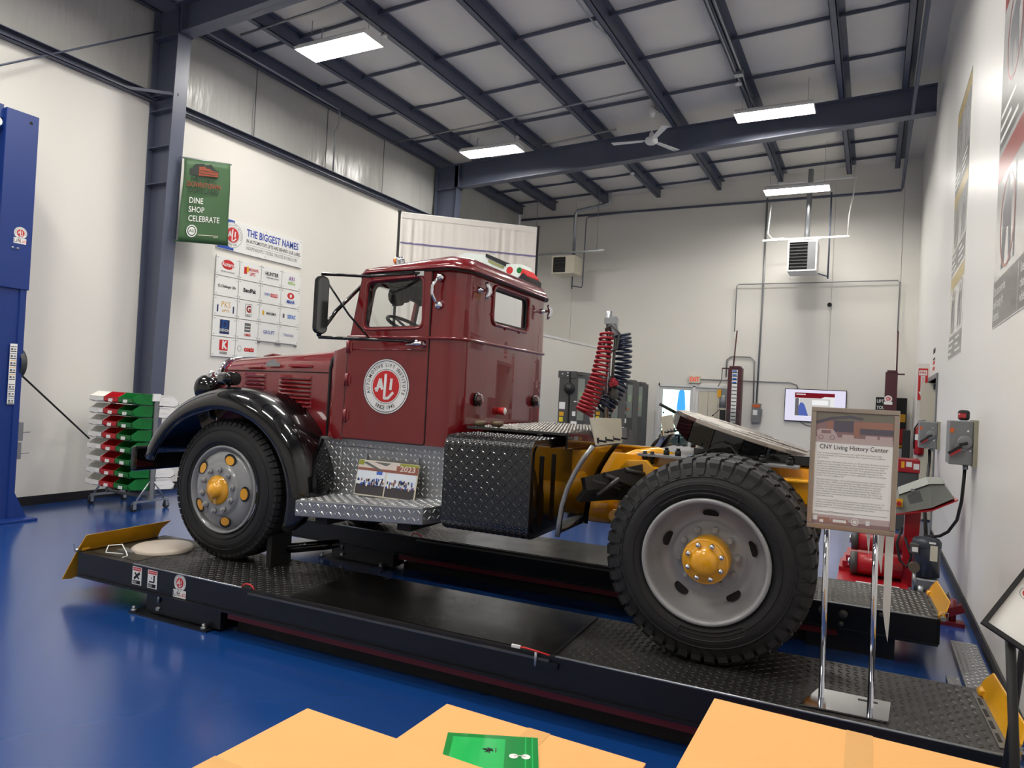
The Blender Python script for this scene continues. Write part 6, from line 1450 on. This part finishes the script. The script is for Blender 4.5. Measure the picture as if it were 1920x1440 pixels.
# ================================================================== RIGHT WALL
RU, RV = Vector((0,-1,0)), Vector((0,0,1))      # right and up as seen facing the right wall
def wall_poster(y0, y1, z0, z1, accent, label, rows, tb):
    """y0 far edge, y1 near edge"""
    t = thing('wall_poster', label, 'poster', (XR, (y0+y1)/2, z0), 'R', 'tall instruction posters on the right wall')
    x = XR-.004; o = Vector((x, y0, z0)); W = y0-y1; Hh = z1-z0
    part('sheet', MB().box(x, XR, y1, y0, z0, z1), mat('poster sheet', (228,226,222), .22, coat=.5), t)
    m_pg = mat('poster grey band', (104,102,98), .3, coat=.4); m_pa = mat('poster accent band', accent, .3, coat=.4); m_fig = mat('poster figure grey', (120,120,124), .35)
    rh = Hh/rows
    for r in range(rows):
        a = r*rh
        part('grey_band', MB().rect(o, RU, RV, .01, W*.49, a+.01, a+rh*.26, .001).rect(o, RU, RV, W*.505, W-.01, a+.01, a+rh*.26, .001), m_pg, t)
        part('accent_band', MB().rect(o, RU, RV, .01, W-.01, a+rh*.82, a+rh*.97, .001), m_pa, t)
        tx = MB()
        for k in range(3):
            for s, c in ((0, .04), (1, W*.54)):
                if tb and r == 0: tx.text(tb[s][k], rh*.07, o+RU*c+RV*(a+rh*(.2-.07*k)), RU, RV, 'L', .0015, .01, .8)
                else: tx.rect(o, RU, RV, c, c+W*(.36, .3, .22)[(k+s+r) % 3], a+rh*(.188-.07*k), a+rh*(.212-.07*k), .0015)
        part('caption', tx, m_white, t)
        for c in (W*.25, W*.75):
            fg = MB(); b = a+rh*.3
            fg.poly(o, RU, RV, [(c-.1*W,b),(c-.05*W,b),(c-.02*W,b+rh*.2),(c+.02*W,b+rh*.2),(c+.05*W,b),(c+.09*W,b),(c+.06*W,b+rh*.3),(c+.1*W,b+rh*.36),(c-.02*W,b+rh*.4),(c-.1*W,b+rh*.32)], .001)
            fg.disc(o+RU*c+RV*(b+rh*.44), RU, RV, rh*.035, 16, .001)
            q = part('figure', fg, m_fig, t); part('figure_post', MB().rect(o, RU, RV, c+.13*W, c+.155*W, b, b+rh*.48, .001), m_fig, q)
        if r == rows-1 or r == 0 or True:
            part('circle_mark', MB().add([o+RU*(W*.25+math.cos(q*PI/16)*W*.15)+RV*(a+rh*.54+math.sin(q*PI/16)*rh*.25)+Vector((-.0016,0,0)) for q in range(32)]+[o+RU*(W*.25+math.cos(q*PI/16)*W*.135)+RV*(a+rh*.54+math.sin(q*PI/16)*rh*.235)+Vector((-.0016,0,0)) for q in range(32)], [(q,(q+1)%32,32+(q+1)%32,32+q) for q in range(32)]), m_pa, t)
    return t
TB = [('Do not override', 'self-closing lift', 'controls.'), ('Keep feet', 'clear of lift', 'while lowering.')]
wall_poster(9.64, 8.28, 2.30, 5.21, (196,168,70), 'tall wall poster with yellow bands on the right wall', 3, None)
wall_poster(6.2, 4.2, 2.31, 6.2, (172,62,54), 'largest wall poster with red bands at the right edge', 3, TB)
t = thing('wall_sticker', 'column of small red and black stickers above the side door', 'sticker', (XR, 11.92, 2.3))
for i, (z, h, m) in enumerate(((2.55,.07,m_print),(2.45,.03,m_print),(2.385,.05,m_redp),(2.3,.05,m_redp))): part('sticker_line', MB().box(XR-.003,XR,11.7,12.05,z,z+h), m, t)
# side door
t = struct('door_2', MB().box(XR-.02, XR+.2, RY0-.06, RY0, 0, RZ+.06).box(XR-.02, XR+.2, RY1, RY1+.06, 0, RZ+.06).box(XR-.02, XR+.2, RY0, RY1, RZ, RZ+.06), m_grey, label='side door in the right wall')
BASE[t.name] = Vector((0,0,0))
q = part('door_leaf', MB().obox((XR+.33, RY1-.1, RZ/2), (1,-.25,0), (0,0,1), .45, RZ/2-.02, .02), m_cream, t)
part('closer', MB().box(XR+.05,XR+.3,RY1-.08,RY1-.03,RZ-.12,RZ-.04), m_grey, q)
struct('wall_side_room', MB().box(XR+1.5, XR+1.6, 10, 13.5, 0, 2.6).box(XR+.2,XR+1.6,13.4,13.5,0,2.6).box(XR+.2,XR+1.6,10,10.1,0,2.6).box(XR+.2,XR+1.6,10,13.5,2.5,2.6), m_cream, label='dim room beyond the side door')
# white pilaster with sign and extinguisher
struct('trim_4', MB().box(.60, XR, 12.72, 12.86, 0, 2.45), m_wall, label='white pilaster beside the side door')
t = thing('fire_sign', 'red fire extinguisher arrow sign on the white pilaster', 'sign', (.67, 12.72, 1.85))
fo = Vector((.675, 12.714, 2.13)); fu = Vector((1,0,0))
part('plate', MB().box(.61,.74,12.714,12.72,1.87,2.37), m_redp, t)
part('arrow', MB().poly(fo, fu, RV, [(-.03,.12),(.03,.12),(.03,-.13),(.055,-.13),(0,-.24),(-.055,-.13),(-.03,-.13)], .001).rect(fo, fu, RV, -.055, .055, .13, .21, .001), m_white, t)
part('lettering', MB().text('FIRE', .055, fo+RV*.17, fu, RV, 'C', .002, .02, .9).text('EXTINGUISHER', .04, fo-RV*.0, Vector((0,0,-1)), Vector((1,0,0)), 'C', .002, .015, .72), m_redp, t)
t = thing('fire_extinguisher', 'red fire extinguisher hung below the arrow sign', 'extinguisher', (.67, 12.62, 1.0))
part('cylinder', MB().lathe([(.001,0),(.07,.01),(.075,.05),(.075,.36),(.06,.42),(.03,.46),(.025,.48)], (.66,12.63,1.0), (0,0,1), 24), m_rmach, t)
part('label_band', MB().cyl((.66,12.63,1.24),(.66,12.63,1.33),.0765,24,cap=False), m_white, t)
part('valve', MB().box(.63,.69,12.6,12.66,1.48,1.53).obox((.68,12.6,1.55),(1,-.2,.2),(0,0,1),.05,.008,.012), m_galv, t)
part('hose', MB().tube([(.63,12.62,1.5),(.585,12.6,1.42),(.58,12.6,1.2),(.59,12.6,1.1)], .012, 8), m_print, t)
# disconnect switches: handle on the face turned to the camera
def disconnect(y, z0, z1, x0, label, beacon):
    t = thing('disconnect_switch', label, 'disconnect switch', ((x0+XR)/2, y, z0), 'R', 'grey disconnect switches on the right wall')
    part('back_plate', MB().box(XR-.03, XR, y-.02, y+.32, z0-.01, z1+.01), mat('olive grey plate', (150,146,128), .45), t)
    part('enclosure', MB().box(x0, XR-.03, y, y+.3, z0, z1), m_grey, t, bevel=.008)
    xc = lerp(x0, XR, .5); zc = lerp(z0, z1, .52)
    part('handle_disc', MB().lathe([(.055,0),(.055,-.012),(.045,-.018),(.001,-.018)], (xc+.01,y,zc), (0,1,0), 20).obox((xc-.01,y-.006,zc-.03),(1,0,.8),(0,0,1),.05,.04,.006), m_grey, t)
    part('handle_slot', MB().obox((xc-.0,y-.02,zc-.015),(1,0,.3),(0,0,1),.03,.012,.002), m_print, t)
    part('lever', MB().obox((xc-.06,y-.028,zc-.065),(1,0,.75),(0,0,1),.055,.012,.01), m_print, t)
    part('lever_grip', MB().obox((xc-.055,y-.03,zc-.085),(1,0,.75),(0,0,1),.045,.008,.012), m_rmach, t)
    part('screw', MB().sphere((xc+.03,y-.001,zc+.09),.008,8,6).sphere((xc+.05,y-.001,zc-.07),.008,8,6), m_white, t)
    part('warning_tag', MB().box(x0+.0,x0+.03,y-.002,y,z1-.1,z1-.06), m_orange, t)
    part('conduit_hub', MB().cyl((xc+.03,y+.1,z0-.04),(xc+.03,y+.1,z0),.02,12), m_galv, t)
    if beacon:
        part('beacon_base', MB().box(xc-.035,xc+.045,y+.06,y+.16,z1+.005,z1+.09), m_print, t, bevel=.02)
        part('beacon_lens', MB().box(xc-.038,xc+.02,y+.056,y+.11,z1+.02,z1+.065), mat('red beacon lens', (170,20,34), .2, coat=1), t, bevel=.01)
    return t
disconnect(6.75, 1.255, 1.615, .565, 'near grey disconnect switch with a red beacon on top', True)
disconnect(10.3, 1.22, 1.555, .535, 'far grey disconnect switch beside the side door', False)
single('power_cable', MB().tube([(.69,6.85,1.23),(.685,6.85,1.1),(.68,6.88,.95),(.66,6.95,.78),(.61,7.05,.66),(.56,7.15,.6),(.5,7.2,.575),(.45,7.25,.575)], .013, 8), m_print, 'black cable curving from the near disconnect switch to the pump motor', 'cable', (.69,6.85,1.23))
single('power_cable', MB().tube([(.66,10.4,1.2),(.66,10.35,1.05),(.6,9.6,.9),(.5,8.4,.95),(.47,8.0,.9),(.5,7.9,.5),(.5,7.8,.03)], .018, 8), m_print, 'black cable dropping from the far disconnect switch behind the grey console', 'cable', (.66,10.4,1.2))

# ------------------------------------------------------------------ red brake tester
t = thing('brake_tester', 'red roller brake tester with a tilted grey control console', 'test machine', (.1, 7.6, 0))
part('bed', MB().box(-.24,.34,7.2,8.1,.0,.08), m_rmach, t)
for z, x in ((.09,-.2),(.15,-.17),(.21,-.14)): part('bed_step', MB().box(x-.04,.3,7.6,8.05,z-.02,z+.03), m_rmach, t)
for i, (y, z) in enumerate(((7.5,.2),(7.75,.38))):
    rl = part('roller', MB().cyl((-.08,y,z),(.3,y,z),.1,20), m_rmach, t, label='red roller')
    part('roller_end', MB().cyl((-.14,y,z),(-.08,y,z),.105,20), m_mgrey, rl)
    part('roller_hub', MB().cyl((-.16,y,z),(-.14,y,z),.04,12), m_chr, rl)
part('white_bumper', MB().box(-.08,.27,7.18,7.2,.02,.09), m_white, t)
part('post', MB().prism([(.29,7.45,.05),(.40,7.45,.05),(.43,7.45,.78),(.30,7.45,.72)], (0,0,0), (0,.16,0)), m_rmach, t, bevel=.006)
part('hose', MB().tube([(.28,7.4,.6),(.24,7.38,.45),(.27,7.36,.3),(.33,7.34,.25),(.36,7.34,.36),(.3,7.36,.52)], .012, 8), m_print, t)
part('shelf', MB().prism([(.22,7.28,.73),(.5,7.28,.80),(.70,7.34,.91),(.66,7.7,.93),(.22,7.7,.78)], (0,0,-.01), (0,0,.0)), m_rmach, t)
cn = part('console', MB().add([(.2,7.3,.72),(.5,7.3,.82),(.67,7.34,.92),(.24,7.3,.9),(.47,7.3,1.02),(.59,7.34,1.03),(.2,7.7,.72),(.5,7.7,.82),(.67,7.7,.92),(.24,7.7,.94),(.47,7.7,1.06),(.59,7.7,1.07)], [(0,1,4,3),(1,2,5,4),(3,4,10,9),(4,5,11,10),(2,8,11,5),(0,3,9,6),(6,9,10,7),(7,10,11,8),(0,6,7,1),(1,7,8,2)]), mat('console grey green', (134,138,132), .4), t)
part('console_lid_edge', MB().tube([(.24,7.295,.905),(.47,7.295,1.025),(.59,7.335,1.035)], .006, 6), m_print, cn)
part('console_print', MB().poly((0,7.299,0),(1,0,0),(0,0,1),[(.33,.83),(.43,.87),(.40,.96),(.30,.91)],.0), m_gprint, cn)
part('stop_switch', MB().box(.215,.27,7.27,7.3,.80,.87), m_yel2, cn); part('stop_knob', MB().cyl((.24,7.27,.83),(.24,7.25,.83),.02,12), m_rmach, cn)
part('lid_latch', MB().box(.33,.36,7.28,7.3,.95,.975), m_galv, cn)
# pump unit
t = thing('pump_motor', 'dark blue grey pump motor with a name plate behind the far runway', 'motor', (.46, 7.1, 0))
part('motor_can', MB().lathe([(.06,0),(.105,.01),(.105,.3),(.085,.33),(.001,.335)], (.46,7.1,.24), (0,0,1), 28), mat('blue grey motor enamel', (52,58,70), .35, coat=.3), t)
part('motor_cap', MB().lathe([(.112,0),(.112,.05),(.095,.075),(.001,.08)], (.46,7.1,.5), (0,0,1), 28), mat('motor cap', (48,54,64), .4), t)
part('capacitor_box', MB().box(.33,.4,7.0,7.06,.44,.53), m_mgrey, t, bevel=.008); part('capacitor_label', MB().box(.345,.39,6.997,7.0,.46,.5), m_white, t)
part('name_plate', MB().box(.48,.535,6.99,7.0,.4,.53), m_cream, t); part('top_tag', MB().box(.47,.52,6.988,6.995,.545,.56), m_white, t)
part('pump_block', MB().box(.36,.56,7.02,7.18,.12,.24), m_galv, t, bevel=.02)
part('filler_cap', MB().cyl((.365,7.0,.33),(.365,6.97,.33),.045,18), mat('bronze cap', (130,118,100), .4, metal=.7), t)
part('fitting', MB().cyl((.37,7.0,.1),(.37,7.0,.3),.015,8).cyl((.5,7.0,.15),(.62,6.95,.15),.02,8).cyl((.42,6.98,.18),(.42,6.98,.08),.025,8), m_galv, t)
part('reservoir', MB().box(.36,.64,6.88,7.18,.0,.12), m_print, t, bevel=.01)
# red topped grey cabinet near the side door
t = thing('tool_cabinet', 'red topped grey cabinet standing before the side door', 'cabinet', (.5, 11.4, 0))
part('carcass', MB().box(.3,.6,11.3,11.7,0,.82), m_mgrey, t, bevel=.006); part('red_top', MB().box(.28,.61,11.28,11.72,.82,1.0), m_rmach, t, bevel=.006)
part('paper_label', MB().box(.44,.51,11.275,11.28,.9,.97).box(.53,.6,11.275,11.28,.87,.95), m_white, t); part('yellow_label', MB().box(.38,.42,11.275,11.28,.88,.97), m_amb, t); part('lock', MB().sphere((.57,11.3,.7),.012,8,6), m_galv, t)
# small red jack stand at the runway end
t = thing('red_jack', 'small red jack on the floor behind the far runway end', 'jack', (.62, 6.6, 0))
part('jack_base', MB().box(.5,.7,6.5,6.62,.0,.03), m_dred, t); part('jack_arm', MB().obox((.6,6.56,.1),(1,0,.5),(0,1,0),.1,.03,.03), m_dred, t); part('jack_post', MB().cyl((.62,6.56,.0),(.62,6.56,.2),.025,10), m_dred, t)
# ------------------------------------------------------------------ framed certificate on a black easel
t = thing('framed_certificate', 'tilted black framed certificate at the right edge', 'certificate', (.45, 2.6, .9))
ca, cb_, cc = Vector((.322,2.62,1.017)), Vector((.372,2.58,.944)), Vector((.50,2.75,1.275))
e1 = (cc-ca); e2 = (cb_-ca); u_ = e1.normalized(); v_ = -(e2-u_*e2.dot(u_)).normalized()
Lw, Lh = .36, e2.length*1.35
o_ = ca; n_ = u_.cross(v_)
def cr_(x0, x1, y0, y1, d0, d1): return MB().prism([o_+u_*x-v_*y for x, y in ((x0,y0),(x1,y0),(x1,y1),(x0,y1))], n_*d0, n_*d1)
LH = .25
fr = MB()
for a in (cr_(0,.4,0,.014,-.008,.01), cr_(0,.4,Lh-.014,Lh,-.008,.01), cr_(0,.014,.014,Lh-.014,-.008,.01), cr_(.386,.4,.014,Lh-.014,-.008,.01)): fr.add(a.v, a.f)
part('frame', fr, m_print, t); part('paper', cr_(.014,.386,.014,Lh-.014,-.004,.0), m_white, t)
pc = o_+u_*.16-v_*(Lh*.35)
part('seal', MB().disc(pc, u_, v_, .012, 24, .0015), m_redp, t); part('seal_ring', MB().ring(pc, u_, v_, .018, .0195, 30, .0015), m_gprint, t)
part('certificate_text', MB().rect(o_, u_, -v_, .1, .13, -.0, .0, .0).add([o_+u_*x-v_*y+n_*.0015 for x, y in ((.15,.055),(.2,.055),(.2,.058),(.15,.058),(.15,.064),(.22,.064),(.22,.067),(.15,.067))], [(0,1,2,3),(4,5,6,7)]), m_gprint, t)
t = thing('display_easel', 'black tripod easel holding the tilted certificate', 'easel', (.46, 2.7, 0))
part('leg', MB().cyl((.40,2.63,1.0),(.46,2.6,.0),.014,8), m_print, t); part('leg', MB().cyl((.50,2.75,1.5),(.52,2.6,.0),.014,8), m_print, t); part('leg', MB().cyl((.5,2.78,1.4),(.46,3.2,.0),.012,8), m_print, t)
part('rest_clip', MB().box(.44,.46,2.66,2.7,1.2,1.24), m_print, t)
